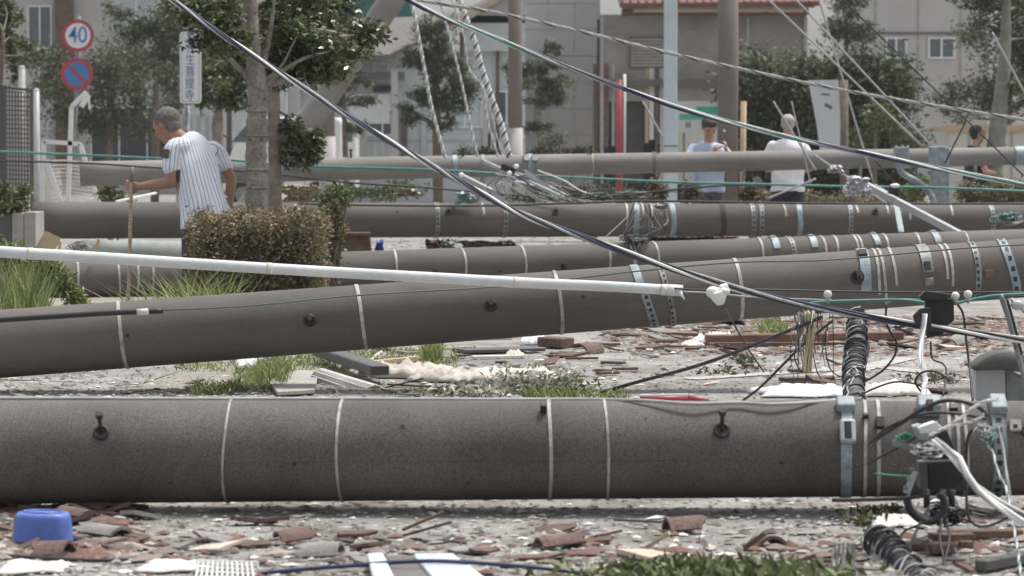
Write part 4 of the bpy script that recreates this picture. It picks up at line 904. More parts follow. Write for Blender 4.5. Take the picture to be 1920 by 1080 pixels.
for a_, b_ in (((78, 395), (82, 265)), ((82, 265), (150, 270)), ((150, 270), (183, 376)), ((127, 395), (134, 200)), ((134, 200), (162, 172)), ((86, 300), (120, 395))):
    b = MB(); b.beam(P(*a_, S), P(*b_, S), .035, .05); b.build('frame_bar', M['white'], t)
b = MB()
for i in range(19):
    x0 = 84 + i * 4.0; pts = [P(x0, 300, S), P(x0 + 6, 335 + random.uniform(-2, 2), S - 1), P(x0 + 24, 383, S - 2)]; b.tube(smooth_path(pts, 4), .005, 4)
for j in range(11):
    y0 = 304 + j * 7.5; pts = [P(84 + j * 1.2, y0, S), P(120 + j, y0 - 3 + random.uniform(-1, 1), S - 1), P(156 + j * 2.4, y0 + 2, S - 1)]; b.tube(smooth_path(pts, 4), .005, 4)
tag(b.build('netting', M['offwhite'], t), kind='stuff')
b = MB(); vs = [P(76, 320, 160), P(112, 318, 160), P(118, 385, 160), P(76, 385, 160)]; b.prism([((v - vs[0]).x, (v - vs[0]).z) for v in vs], vs[0], Vector((1, 0, 0)), Vector((0, 0, 1)), Vector((0, 1, 0)), .03); b.build('panel', M['offwhite'], t)
# planter
t = thing('concrete_planter', 'weathered grey concrete planter block at the left end of the brown pole', 'planter', P(35, 540, 215)); t.location.z = 0
a_ = P(1, 405, 215); b = MB(); xs = [P(x, 405, 215).x for x in (-40, 22, 45, 67)]; Y0 = FPX / 215; z1 = EYE - (404 - 292) / 215
for x0, x1, mm, dz in ((xs[0], xs[1] - .004, 'boxgrey', .0), (xs[1], xs[2] - .004, 'conc_grey', .02), (xs[2], xs[3], 'conc_grey', .03)):
    b = MB(); b.box(((x0 + x1) / 2, Y0 + .25, (z1 + dz) / 2), (x1 - x0, .5, z1 + dz)); b.build('block', M[mm], t, .008)
lumpt = thing('board', 'pale beige board with rounded corners tilted before the concrete planter', 'board', P(88, 455, 235)); lumpt['category'] = 'board'
lump([(62, 470), (85, 432), (115, 446), (100, 478), (66, 482)], 238, .02, 'sandstone', 'board_sheet', lumpt, .004)
def plank(label, pts, w, h, m, cat='plank', name='plank', group=None):
    b = MB(); n = len(pts); 
    for a_, b_ in zip(pts, pts[1:]): b.beam(a_, b_, w, h)
    o = b.build(name, M[m]); mb = o.modifiers.new('bevel', 'BEVEL'); mb.width = min(w, h) * .12; mb.segments = 1
    return tag(recentre(o), label, cat, group)
plank('short orange-brown stick standing under the brown pole near the walking stick', [P(176, 476, 232), P(186, 448, 232)], .06, .02, 'tan')
plank('pale splintered stick hanging before the banded pole at the left', [P(107, 512, 245), P(113, 452, 245)], .03, .02, 'wood')
plank('white slanting rail end just left of the bent man above the brown pole', [P(218, 378, 195), P(292, 362, 190)], .03, .02, 'white', 'rail', 'rail')

# ------------------------------------------------------------ vans
def van(label, x0, x1, s, ztop, name='parked_van', flip=False, body='wallwhite'):
    a_ = P(x0, 292, s); c_ = P(x1, 292, s); L = c_.x - a_.x; Y = FPX / s; t = thing(name, label, 'van', ((a_.x + c_.x) / 2, Y + .8, 0), 'vans parked behind the trees')
    H = ztop; prof = [(0, .35), (0, .85), (.05 * L, 1.0), (.20 * L, H - .12), (.26 * L, H), (.97 * L, H - .02), (L, H - .12), (L, .35)]
    if flip: prof = [(L - x, z) for x, z in prof]
    b = MB(); b.prism(prof, Vector((a_.x, Y, 0)), Vector((1, 0, 0)), Vector((0, 0, 1)), Vector((0, 1, 0)), 1.5); b.build('body', M[body], t, .05)
    f = (lambda x: a_.x + (L - x if flip else x))
    def poly(pts, m, name, off=.006, d=.01, parent=t):
        b = MB(); b.add([Vector((f(x), Y - off, z)) for x, z in pts] + [Vector((f(x), Y - off + d, z)) for x, z in pts], [list(range(len(pts))), [len(pts) + i for i in range(len(pts))][::-1]] + [(i, (i + 1) % len(pts), len(pts) + (i + 1) % len(pts), len(pts) + i) for i in range(len(pts))], 0, False); return b.build(name, M[m], parent)
    zt = H - .18; zb = H * .72
    poly([(.09 * L, zb), (.21 * L, zt), (.40 * L, zt), (.40 * L, zb)], 'glass', 'window'); poly([(.43 * L, zb), (.43 * L, zt), (.68 * L, zt), (.68 * L, zb)], 'glass', 'window'); poly([(.71 * L, zb), (.71 * L, zt), (.94 * L, zt), (.94 * L, zb)], 'glass', 'window')
    for x in (.415, .695): poly([(x * L - .006, .45), (x * L - .006, H - .1), (x * L + .006, H - .1), (x * L + .006, .45)], 'boxgrey', 'door_gap', .004, .006)
    poly([(.37 * L, zb - .14), (.37 * L, zb - .11), (.40 * L, zb - .11), (.40 * L, zb - .14)], 'greyins', 'handle', .03, .03)
    poly([(.0, .68), (.0, .82), (.07 * L, .82), (.08 * L, .68)], 'lightgrey', 'headlight', .02, .03)
    for x in (.18, .80):
        w = MB(); w.tube([Vector((f(x * L), Y - .02, .29)), Vector((f(x * L), Y + .18, .29))], .29, 24); o = w.build('wheel', M['dark'], t)
        w = MB(); w.tube([Vector((f(x * L), Y - .032, .29)), Vector((f(x * L), Y + .1, .29))], .17, 16); w.build('rim', M['steel'], o)
van('white van seen just left of the pale tree trunk beyond the fallen poles', 414, 640, 84, 2.02, body='white')
van('white van seen end-on behind the brown upright pole', 556, 668, 80, 2.05, flip=False, body='white')
s = 78; t = bldg('shed', 'small white shed with vertical wall strips left of the parked van', 370, s); t['category'] = 'shed'
wall_box(330, 405, 215, s, 1.5, 0, t, 'wallgrey')
for x in (333, 346, 360, 376, 392): face_rect(x, 218, x + 9, 385, s, 'wallwhite', t, 'wall_strip', .03)
# ------------------------------------------------------------ vegetation
def leaf_mesh(name, cents, size, mat_, parent=None, ratio=.42, up=.3, jit=.35, kind=None, tone=None, smooth=False):
    """cents: (n,3) leaf positions; tone: (n,) 0..1"""
    n = len(cents); d = RNG.normal(size=(n, 3)); d[:, 2] = d[:, 2] * .7 - up * .2; d /= np.linalg.norm(d, axis=1)[:, None]
    nr = RNG.normal(size=(n, 3)); nr[:, 2] += 1.0; sdv = np.cross(d, nr); sdv /= (np.linalg.norm(sdv, axis=1)[:, None] + 1e-9); un = np.cross(sdv, d)
    L = size * (1 + jit * RNG.uniform(-1, 1, n))[:, None]; W = L * ratio / 2
    v = np.empty((n, 4, 3)); v[:, 0] = cents; v[:, 1] = cents + d * L * .5 + sdv * W + un * L * .06; v[:, 2] = cents + d * L - un * L * .08; v[:, 3] = cents + d * L * .5 - sdv * W + un * L * .06
    me = bpy.data.meshes.new(name); me.vertices.add(n * 4); me.vertices.foreach_set('co', v.ravel()); me.loops.add(n * 4); me.loops.foreach_set('vertex_index', np.arange(n * 4)); me.polygons.add(n)
    me.polygons.foreach_set('loop_start', np.arange(n) * 4); me.polygons.foreach_set('loop_total', np.full(n, 4)); me.update(calc_edges=True)
    at = me.attributes.new('rnd', 'FLOAT', 'FACE'); tn = RNG.uniform(0, 1, n) if tone is None else np.clip(tone + RNG.normal(0, .16, n), 0, 1)
    at.data.foreach_set('value', tn.astype(np.float32)); me.materials.append(mat_)
    o = bpy.data.objects.new(name, me); C.objects.link(o)
    if parent is not None: par(o, parent)
    if kind: o['kind'] = kind
    return o
def clumps(blobs, n, sub=14, spread=.26, hollow=.55):
    """blobs: (centre, (rx, ry, rz)); returns positions and tones in clusters with gaps"""
    vol = np.array([b[1][0] * b[1][2] for b in blobs]); vol = vol / vol.sum(); out = []; tone = []; cc = []
    for (c, r), w in zip(blobs, vol):
        k = max(3, int(sub)); cs = RNG.normal(size=(k, 3)); cs /= np.linalg.norm(cs, axis=1)[:, None]; cs *= (hollow + (1 - hollow) * RNG.uniform(0, 1, k) ** .6)[:, None]
        cs = cs * np.array(r) + np.array(c); m = int(n * w); idx = RNG.integers(0, k, m); sz = RNG.uniform(.6, 1.3, k)
        p = cs[idx] + RNG.normal(size=(m, 3)) * np.array(r) * spread * sz[idx][:, None]; out.append(p)
        tone.append(np.clip(RNG.uniform(.2, .75, k)[idx], 0, 1)); cc += [Vector(x) for x in cs]
    return np.concatenate(out), np.concatenate(tone), cc
def tree(name, label, trunk, blobs, n, leaf, bark, lm, group, sub=14, limbs=10, spread=.26, hollow=.55, ratio=.42, cat='tree'):
    """trunk: [(px, py, s, wpx)...]; blobs: (px, py, s, rx_px, rz_px)"""
    p0 = P(*trunk[0][:3]); t = thing(name, label, cat, (p0.x, p0.y, max(0, p0.z)), group)
    path = smooth_path([P(*k[:3]) for k in trunk], 6); ws = [k[3] / 2 / k[2] for k in trunk]; m = len(path)
    rs = [float(np.interp(i / (m - 1) * (len(ws) - 1), range(len(ws)), ws)) for i in range(m)]
    rs = [r * (1 + .07 * math.sin(i * 2.3) + random.uniform(-.03, .03)) for i, r in enumerate(rs)]; b = MB(); b.tube(path, rs, 18); tr = b.build('trunk', M[bark], t)
    bl = [(P(x, y, s_), (rx / s_, .8 * rx / s_, rz / s_)) for x, y, s_, rx, rz in blobs]
    pos, tone, cc = clumps([(tuple(c), r) for c, r in bl], n, sub, spread, hollow); random.shuffle(cc)
    for c in cc[:limbs]:
        k = min(range(m), key=lambda i: (path[i] - c).length + (0 if path[i].z < c.z else .6)); a = path[k]; mid = a.lerp(c, .5) + Vector((random.uniform(-.1, .1), 0, random.uniform(-.05, .12)))
        r0 = min(rs[k] * .5, .035); q = MB(); q.tube(smooth_path([a, mid, c], 5), [r0 * (1 - .075 * i) for i in range(11)], 8); q.build('limb', M[bark], t)
    pos[:, 2] = np.maximum(pos[:, 2], .03)
    leaf_mesh('crown', pos, leaf, M[lm], t, ratio=ratio, tone=tone); return t
M['barkbrown'] = mat('brown_grey_bark', (.20, .165, .135), .9, 0, .3, 9, .8, 40, speck=.2, sscale=45)
TG = 'street trees between the fallen poles'
# big near tree: pale trunk, second trunk behind
T1 = tree('street_tree', 'nearest tree with a thick pale grey trunk rising from the brown hedge', [(484, 600, 270, 48), (484, 500, 270, 44), (482, 408, 270, 42), (480, 320, 270, 40), (481, 240, 270, 39), (483, 190, 270, 37), (482, 150, 270, 38), (474, 80, 270, 27), (470, 0, 270, 26), (474, -90, 270, 20)],
     [(560, 62, 268, 72, 56), (620, 98, 268, 62, 36), (540, 130, 268, 48, 34), (410, 70, 275, 60, 36), (400, -5, 275, 74, 40), (455, 60, 262, 40, 40), (560, -10, 265, 85, 40), (590, 135, 268, 40, 24), (370, 20, 280, 50, 30), (508, 55, 258, 34, 44), (520, 100, 258, 46, 30), (450, 100, 264, 30, 30), (440, 30, 262, 60, 40), (600, 60, 260, 50, 40), (650, 88, 262, 50, 26), (692, 62, 262, 46, 20), (610, 135, 262, 46, 22), (430, 25, 262, 60, 30), (340, 10, 275, 50, 26)], 18000, .052, 'bark', 'leaf_near', TG, sub=26, limbs=22, spread=.2, hollow=.2)
for pts, w in ((((478, 165), (450, 130), (415, 95), (385, 62), (342, 53)), 12), (((486, 150), (498, 100), (508, 50), (515, -10)), 16), (((486, 180), (520, 140), (570, 110), (620, 95)), 13), (((500, 150), (530, 120), (560, 60)), 9)):
    q = MB(); pp = smooth_path([P(x, y, 270) for x, y in pts], 5); n_ = len(pp); q.tube(pp, [w / 540 * (1 - .7 * i / n_) for i in range(n_)], 10); q.build('limb', M['bark'], T1)
tree('street_tree', 'thinner brownish trunk just right of and behind the pale trunk', [(517, 590, 240, 30), (516, 385, 240, 26), (515, 280, 240, 24), (513, 180, 240, 24), (520, 90, 240, 18), (540, 0, 240, 14)],
     [(562, 285, 240, 36, 44), (590, 260, 240, 20, 20), (540, 240, 240, 22, 20), (590, 280, 240, 16, 30), (600, 20, 238, 60, 40)], 3600, .055, 'barkbrown', 'leaf_near', TG, sub=18, limbs=16, spread=.2, hollow=.2)
for px_, y_, w_ in ((470, 262, 7), (492, 262, 8), (468, 198, 7), (490, 290, 6), (476, 345, 7), (498, 185, 6), (470, 352, 5)):
    q = MB(); q.ell(P(px_, y_, 270) + Vector((0, -.062, 0)), (w_ / 540, .012, w_ / 620)); q.build('knot', M['bark2'], T1)
for y_ in (254, 318, 352, 208):
    q = MB(); c_ = P(482, y_, 270); q.tube([c_ + Vector((0, 0, -.010)), c_, c_ + Vector((.0, 0, .010))], [.078, .0835, .078], 18); q.build('bark_ring', M['bark'], T1)
# tree behind the man
tree('street_tree', 'small clipped tree with a forked grey trunk between the sign and the pale trunk', [(408, 410, 125, 20), (408, 300, 125, 19), (408, 235, 125, 22), (410, 205, 125, 14)],
     [(415, 165, 125, 42, 30), (385, 130, 125, 30, 22), (440, 190, 125, 34, 16), (440, 140, 125, 26, 34), (380, 190, 125, 16, 16)], 3600, .085, 'bark', 'leaf_mid', TG, sub=16, limbs=10, spread=.22, hollow=.3)
# tree at right
tree('street_tree', 'slim tree with a lichened green-grey trunk in the upper right corner', [(1858, 430, 150, 40), (1862, 330, 150, 36), (1868, 270, 150, 34), (1876, 190, 150, 28), (1884, 110, 150, 22), (1886, 20, 150, 18), (1884, -60, 150, 14)],
     [(1880, 20, 148, 62, 40), (1915, 90, 148, 40, 52), (1830, 0, 150, 40, 24), (1905, 180, 150, 30, 30), (1870, -50, 150, 80, 40)], 5000, .065, 'barkgreen', 'leaf_far', TG, sub=20, limbs=16, spread=.2, hollow=.3)
# pruned dark conifers
tree('garden_pine', 'small layered pine with a thin grey trunk before the white van roof', [(650, 400, 90, 12), (648, 320, 90, 11), (646, 240, 90, 10), (644, 180, 90, 8), (646, 110, 90, 6)],
     [(655, 150, 90, 44, 16), (625, 190, 90, 20, 10), (680, 190, 90, 26, 10), (650, 115, 90, 28, 12), (605, 165, 90, 18, 12), (668, 235, 90, 18, 14)], 3000, .10, 'bark2', 'leaf_far', TG, sub=12, limbs=14, spread=.22, ratio=.3)
tree('garden_pine', 'large dark bushy pine behind the hanging white cables', [(822, 400, 88, 20), (820, 300, 88, 18), (818, 220, 88, 16), (816, 120, 88, 12), (818, 60, 88, 8)],
     [(815, 85, 88, 42, 34), (835, 140, 88, 44, 34), (795, 185, 88, 50, 26), (775, 110, 88, 30, 22), (850, 190, 88, 44, 22), (815, 45, 88, 34, 18), (870, 160, 88, 26, 18), (770, 215, 88, 22, 18), (830, 230, 88, 22, 18)], 9500, .10, 'bark2', 'leaf_far', TG, sub=18, limbs=16, spread=.24, ratio=.3, hollow=.3)
tree('garden_pine', 'bonsai-like pine with a curved pale trunk right of the upright pole with pale sleeve', [(1014, 400, 86, 12), (1014, 320, 86, 12), (1013, 260, 86, 13), (1008, 215, 86, 16), (1012, 170, 86, 12), (1020, 110, 86, 8), (1026, 70, 86, 9)],
     [(1020, 120, 86, 30, 16), (985, 150, 86, 36, 18), (1045, 160, 86, 32, 18), (1020, 185, 86, 40, 14), (965, 128, 86, 20, 12), (1010, 240, 86, 26, 10), (1035, 95, 86, 16, 12)], 5200, .09, 'bark', 'leaf_far', TG, sub=12, limbs=12, spread=.24, ratio=.3)
# background masses at the upper left
BG = 'dark trees before the pale house at the upper left'
for lab, tr_, bl, n_ in [
    ('dark tree filling the space behind the road signs', [(200, 400, 84, 18), (205, 250, 84, 16), (210, 120, 84, 12)], [(200, 130, 84, 70, 60), (110, 180, 84, 60, 46), (250, 200, 84, 50, 50), (170, 230, 84, 70, 40), (80, 110, 84, 50, 34), (290, 130, 82, 60, 46)], 10500),
    ('brownish-green tree above and left of the tall narrow sign', [(290, 400, 78, 16), (292, 200, 78, 14), (296, 60, 78, 10)], [(300, 70, 80, 60, 50), (250, 55, 80, 44, 30), (350, 40, 80, 50, 36), (260, 110, 80, 50, 30), (330, 130, 80, 46, 40), (400, 100, 80, 50, 40), (220, 20, 80, 30, 16)], 9000),
    ('dark shrubby tree between the tall narrow sign and the forked trunk', [(430, 400, 74, 12), (430, 200, 74, 10), (432, 120, 74, 8)], [(430, 120, 76, 60, 40), (540, 110, 76, 60, 40), (330, 200, 76, 36, 44), (300, 240, 76, 50, 30), (470, 60, 76, 80, 40), (640, 60, 76, 50, 24)], 8500),
    ('light green creeper-like tree at the far left edge above the lattice', [(-10, 400, 150, 10), (0, 200, 150, 9), (6, 60, 150, 7)], [(22, 30, 145, 26, 16), (30, 78, 145, 28, 14), (46, 88, 145, 14, 14), (18, 110, 145, 14, 26), (28, 140, 145, 12, 22), (8, 60, 145, 16, 30), (0, 10, 145, 30, 20)], 1500),
    ('rounded dark tree on the roof line behind the shop at the top right', [(1590, 330, 72, 12), (1588, 150, 72, 10), (1586, 40, 72, 8)], [(1590, 10, 72, 36, 26), (1570, 50, 72, 30, 24), (1610, 60, 72, 36, 24)], 3000),
    ('tall grey-green tree behind the lichened trunk at the right edge', [(1890, 400, 80, 14), (1892, 200, 80, 12), (1896, 40, 80, 8)], [(1880, 110, 80, 60, 60), (1820, 60, 80, 40, 36), (1900, 30, 80, 50, 50), (1850, 180, 80, 60, 40), (1790, 190, 80, 40, 40), (1960, 150, 80, 60, 70)], 9000),
    ('light yellow-green tree before the dark hedge at the right', [(1640, 400, 105, 10), (1640, 280, 105, 9), (1645, 200, 105, 7)], [(1640, 215, 105, 40, 26), (1680, 245, 105, 30, 22), (1615, 260, 105, 26, 22), (1700, 290, 105, 26, 20)], 1500)]:
    tree('background_tree', lab, tr_, bl, n_, .10 if n_ > 1600 else .075, 'bark2', 'leaf_far' if n_ > 1600 else 'leaf_mid', BG if 'left' in lab or 'sign' in lab else None, sub=20, limbs=8, spread=.24, hollow=.2)
def bush(name, label, blobs, n, leaf, lm, cat='shrub', group=None, stems=8, sub=14, spread=.24, ratio=.42, hollow=.2):
    bl = [(P(x, y, s_), (rx / s_, .8 * rx / s_, rz / s_)) for x, y, s_, rx, rz in blobs]; c = bl[0][0]
    t = thing(name, label, cat, (c.x, c.y, 0), group); pos, tone, cc = clumps([(tuple(c), r) for c, r in bl], n, sub, spread, hollow); pos[:, 2] = np.maximum(pos[:, 2], .02)
    leaf_mesh('foliage', pos, leaf, M[lm], t, tone=tone, ratio=ratio); q = MB(); random.shuffle(cc)
    for e in cc[:stems]: q.tube(smooth_path([Vector((c.x + random.uniform(-.1, .1), c.y, 0)), Vector(((c.x + e.x) / 2, e.y, e.z * .5)), e], 4), .009, 5)
    q.build('stem', M['twig'], t); return t
bush('tall_hedge', 'tall dark green hedge across the right background behind the onlookers', [(x, y, 100, 60, 62) for x in range(1420, 1730, 62) for y in (165, 255, 345)] , 42000, .12, 'leaf_far', 'hedge', stems=20, sub=26, spread=.34, hollow=.0)
bush('shrub', 'clipped dark shrub at the foot of the grey panelled building', [(1050, 285, 88, 42, 26), (1090, 300, 88, 36, 22), (1010, 300, 88, 26, 20)], 3600, .08, 'leaf_far')
bush('shrub', 'low dark rounded shrub before the white house', [(885, 292, 88, 28, 14), (915, 300, 88, 24, 20)], 2000, .08, 'leaf_far')
bush('shrub', 'light green leafy shrub right of the brown hedge behind the white conduit', [(618, 392, 250, 22, 34), (602, 440, 250, 20, 40), (628, 440, 250, 16, 34), (640, 372, 250, 20, 22), (600, 500, 250, 26, 40)], 2300, .045, 'leaf_mid', sub=16)
bush('shrub', 'ragged brown-green bush adjoining the right end of the clipped hedge', [(622, 430, 262, 26, 34), (610, 490, 262, 26, 50), (628, 395, 262, 18, 18)], 3200, .03, 'hedge', sub=20)
bush('potted_plant', 'bright green leafy plant on top of the concrete planter', [(22, 382, 214, 28, 18), (40, 362, 214, 16, 16), (6, 360, 214, 16, 16)], 1100, .045, 'leaf_mid', 'plant')
bush('shrub', 'green weeds between the bent man and the fallen white net', [(206, 362, 170, 26, 16), (225, 380, 170, 24, 20)], 900, .05, 'leaf_mid')
bush('shrub', 'small brown leafless shrub beside the pale blue steel post', [(1228, 362, 168, 24, 26), (1296, 366, 168, 18, 26)], 1500, .045, 'hedge')
bush('shrub', 'small brown shrub between the two onlookers', [(1414, 366, 168, 26, 20)], 1000, .045, 'hedge')
bush('shrub', 'brown-green low hedge at the right edge before the cream wall', [(1810, 366, 165, 36, 24), (1870, 368, 165, 44, 26), (1930, 366, 165, 40, 26)], 3400, .045, 'hedge', 'hedge')
bush('shrub', 'fresh green weeds under the bent steel arm at the right', [(1720, 350, 160, 20, 18), (1700, 372, 160, 26, 16)], 900, .05, 'grass', sub=10)
bush('shrub', 'green weeds beyond the far pole at the centre left', [(660, 362, 140, 50, 14), (740, 356, 140, 50, 16), (600, 372, 140, 30, 12)], 2200, .06, 'leaf_mid')
bush('shrub', 'dark weeds between the far poles left of the red post', [(1100, 362, 140, 60, 18), (1010, 366, 140, 50, 16), (1180, 368, 140, 40, 14)], 2600, .06, 'leaf_far')
bush('shrub', 'dusty weeds at the foot of the dark hedge', [(1480, 372, 130, 60, 16), (1600, 372, 130, 60, 16), (1680, 378, 130, 40, 14), (1560, 380, 130, 60, 14)], 3000, .06, 'hedge')
# clipped brown hedge
def box_hedge():
    x0, x1, y0, y1, S = 360, 592, 412, 614, 285
    a_ = P(x0, y0, S); c_ = P(x1, y0, S); Y = FPX / S; t = thing('clipped_hedge', 'brown clipped box-shaped hedge at the foot of the pale tree trunk', 'hedge', ((a_.x + c_.x) / 2, Y + .35, 0))
    n = 17000; W = c_.x - a_.x; D = .8; Hh = a_.z; k = 260
    f = RNG.uniform(0, 1, (k, 3)); side = RNG.integers(0, 4, k); f[:, 1] = np.where(side == 0, RNG.uniform(0, .12, k), f[:, 1]); f[:, 2] = np.where(side == 1, RNG.uniform(.9, 1.02, k), f[:, 2]); f[:, 0] = np.where(side == 2, RNG.uniform(.95, 1, k), f[:, 0]); f[:, 0] = np.where(side == 3, RNG.uniform(0, .05, k), f[:, 0])
    cs = np.stack([a_.x + f[:, 0] * W, Y + f[:, 1] * D, f[:, 2] * Hh], 1); idx = RNG.integers(0, k, n); tone = RNG.uniform(.1, .95, k)
    pos = cs[idx] + RNG.normal(size=(n, 3)) * .05; pos[:, 0] = np.clip(pos[:, 0], a_.x - .04, c_.x + .06 + RNG.uniform(-.05, .03, n)); pos[:, 2] = np.clip(pos[:, 2], .01, Hh + .03 + .035 * np.sin(pos[:, 0] * 17) + RNG.uniform(-.03, .06, n))
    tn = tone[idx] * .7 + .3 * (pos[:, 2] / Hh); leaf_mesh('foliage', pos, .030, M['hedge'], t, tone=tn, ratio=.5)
    b = MB()
    for i in range(150):
        x = a_.x + random.random() * W; y = Y + random.random() * D; z = random.uniform(.2, Hh); l = random.uniform(.12, .3); b.tube([Vector((x, y, max(0, z - l))), Vector((x + random.uniform(-.08, .08), y + random.uniform(-.05, .05), z + .05))], .003, 4)
    tag(b.build('twigs', M['twig'], t), kind='stuff')
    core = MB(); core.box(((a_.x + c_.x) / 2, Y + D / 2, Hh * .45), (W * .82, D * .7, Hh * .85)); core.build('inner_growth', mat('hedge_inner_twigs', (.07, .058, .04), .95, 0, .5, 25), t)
box_hedge()
def grass(name, label, boxes, n, h, lm='grass', lean=.25, s_=None, w=.007, kind=None, cat='grass'):
    """boxes: (x0,y0,x1,y1) pixel regions of the ground"""
    n_ = n; cs = []
    for i in range(n_):
        a_ = random.choice(boxes); cs.append(G(random.uniform(a_[0], a_[2]), random.uniform(a_[1], a_[3])))
    v = []; f = []; rnd = []
    for c in cs:
        hh = h * random.uniform(.4, 1.1); a = random.uniform(0, 6.3); dx = math.cos(a) * hh * lean * random.uniform(.2, 1.6); dy = math.sin(a) * hh * lean; wx = math.sin(a + 1) * w / 2; wy = math.cos(a + 1) * w / 2; o = len(v); r_ = random.random()
        v += [(c.x - wx, c.y - wy, 0), (c.x + wx, c.y + wy, 0), (c.x + dx * .35 + wx, c.y + dy * .35 + wy, hh * .55), (c.x + dx * .35 - wx, c.y + dy * .35 - wy, hh * .55), (c.x + dx, c.y + dy, hh * .92)]
        f += [(o, o + 1, o + 2, o + 3), (o + 3, o + 2, o + 4)]; rnd += [r_, r_]
    me = bpy.data.meshes.new(name); me.from_pydata(v, [], f); at = me.attributes.new('rnd', 'FLOAT', 'FACE'); at.data.foreach_set('value', rnd); me.materials.append(M[lm]); o = bpy.data.objects.new(name, me); C.objects.link(o)
    return tag(recentre(o), label, cat, kind='stuff')
grass('grass_tuft', 'tall green grass at the left edge before the slanting pole', [(-40, 640, 80, 675)], 560, .62, w=.010)
grass('grass_tuft', 'long green blades beside the brown hedge over the slanting pole', [(270, 625, 420, 650), (330, 622, 440, 655)], 420, .48, lean=.7, w=.009)
grass('verge_grass', 'patchy yellow-green grass on the verge under the slanting pole', [(330, 672, 700, 700), (560, 655, 860, 690), (440, 690, 540, 735)], 2600, .05, lean=1.1)
grass('grass_tuft', 'small yellow-green grass tuft on the verge left of the wicker roll', [(480, 700, 540, 728)], 260, .16, lean=.6)
grass('grass_tuft', 'bright green weed tuft on the verge below the middle of the slanting pole', [(790, 660, 830, 682)], 240, .12, lean=.6)
grass('grass_tuft', 'green sprouting weeds along the back edge of the nearest pole', [(985, 742, 1180, 752), (360, 730, 440, 742)], 420, .07, lean=.9)
grass('grass_tuft', 'small green weed growing on the rubble under the slanting pole at right', [(1425, 608, 1475, 632)], 240, .09, lean=.7)
# conifer branch
t = thing('conifer_branch', 'drooping green conifer branch before the banded pole at the left', 'branch', P(60, 520, 300))
pp = smooth_path([P(-30, 470, 300), P(30, 480, 300), P(80, 492, 300), (P(115, 520, 300)), P(150, 568, 300)], 10); b = MB(); b.tube(pp, .006, 6); b.build('stem', M['bark2'], t)
cs = []
for i in range(len(pp)):
    for k in range(60):
        l = random.uniform(0, .13) * (1.2 - i / len(pp) * .7); a = random.uniform(0, 6.3); cs.append(pp[i] + Vector((random.uniform(-.05, .05), math.cos(a) * l, math.sin(a) * l * .8 - .02)))
leaf_mesh('needles', np.array([tuple(c) for c in cs]), .055, M['grass'], t, ratio=.22)
# ------------------------------------------------------------ people
def fuse(name, mb, voxel, m, parent=None, sm=3, disp=0):
    o = mb.build(name, m, None); r = o.modifiers.new('remesh', 'REMESH'); r.mode = 'VOXEL'; r.voxel_size = voxel; r.use_smooth_shade = True
    if sm: s_ = o.modifiers.new('smooth', 'SMOOTH'); s_.factor = .5; s_.iterations = sm
    dg = bpy.context.evaluated_depsgraph_get(); dg.update(); me = bpy.data.meshes.new_from_object(o.evaluated_get(dg)); old = o.data; o.modifiers.clear(); o.data = me; me.name = name; bpy.data.meshes.remove(old)
    if parent is not None: par(o, parent)
    return o
def lofted(b, pts, radii, lat, seg=20, n=5):
    """elliptical sections: radii (along lat, across)"""
    pts = [Vector(p) for p in pts]; P_ = smooth_path(pts, n); m = len(P_); ra = [float(np.interp(i / (m - 1) * (len(pts) - 1), range(len(pts)), [r[0] for r in radii])) for i in range(m)]; rb = [float(np.interp(i / (m - 1) * (len(pts) - 1), range(len(pts)), [r[1] for r in radii])) for i in range(m)]
    fr = []
    for i in range(m):
        t = (P_[min(i + 1, m - 1)] - P_[max(i - 1, 0)]).normalized(); x = (lat - t * lat.dot(t)).normalized(); fr.append((x, t.cross(x)))
    b.tube(P_, list(zip(ra, rb)), seg, frames=fr)
def limb(b, pts, rs, n=4):
    pts = [Vector(p) for p in pts]; q = smooth_path(pts, n); m = len(q); r = [float(np.interp(i / (m - 1) * (len(pts) - 1), range(len(pts)), rs)) for i in range(m)]; b.tube(q, r, 14); b.ell(q[0], (r[0],) * 3); b.ell(q[-1], (r[-1],) * 3)
def basis(f, u): f = f.normalized(); r = f.cross(u).normalized(); u = r.cross(f).normalized(); return f, r, u
def head(b, c, f, u, k=1.):
    f, r, u = basis(f, u); Rm = Matrix((r, f, u)).transposed()
    b.ell(c + u * .025 * k, (.074 * k, .094 * k, .088 * k), Rm, 20, 14); b.ell(c + f * .022 * k - u * .045 * k, (.058 * k, .068 * k, .068 * k), Rm); b.ell(c + f * .052 * k - u * .092 * k, (.030 * k, .028 * k, .022 * k), Rm)
    b.tube([c + f * .086 * k + u * .022 * k, c + f * .108 * k - u * .018 * k, c + f * .088 * k - u * .028 * k], [.009 * k, .015 * k, .014 * k], 8)
    b.ell(c + f * .082 * k + u * .032 * k, (.05 * k, .014 * k, .010 * k), Rm); b.ell(c + f * .080 * k - u * .058 * k, (.024 * k, .014 * k, .010 * k), Rm)
    for s_ in (-1, 1):
        b.ell(c + r * s_ * .078 * k - u * .005 * k - f * .008 * k, (.010 * k, .019 * k, .032 * k), Rm); b.ell(c + r * s_ * .036 * k + f * .066 * k - u * .02 * k, (.024 * k, .022 * k, .022 * k), Rm)
    return f, r, u, Rm
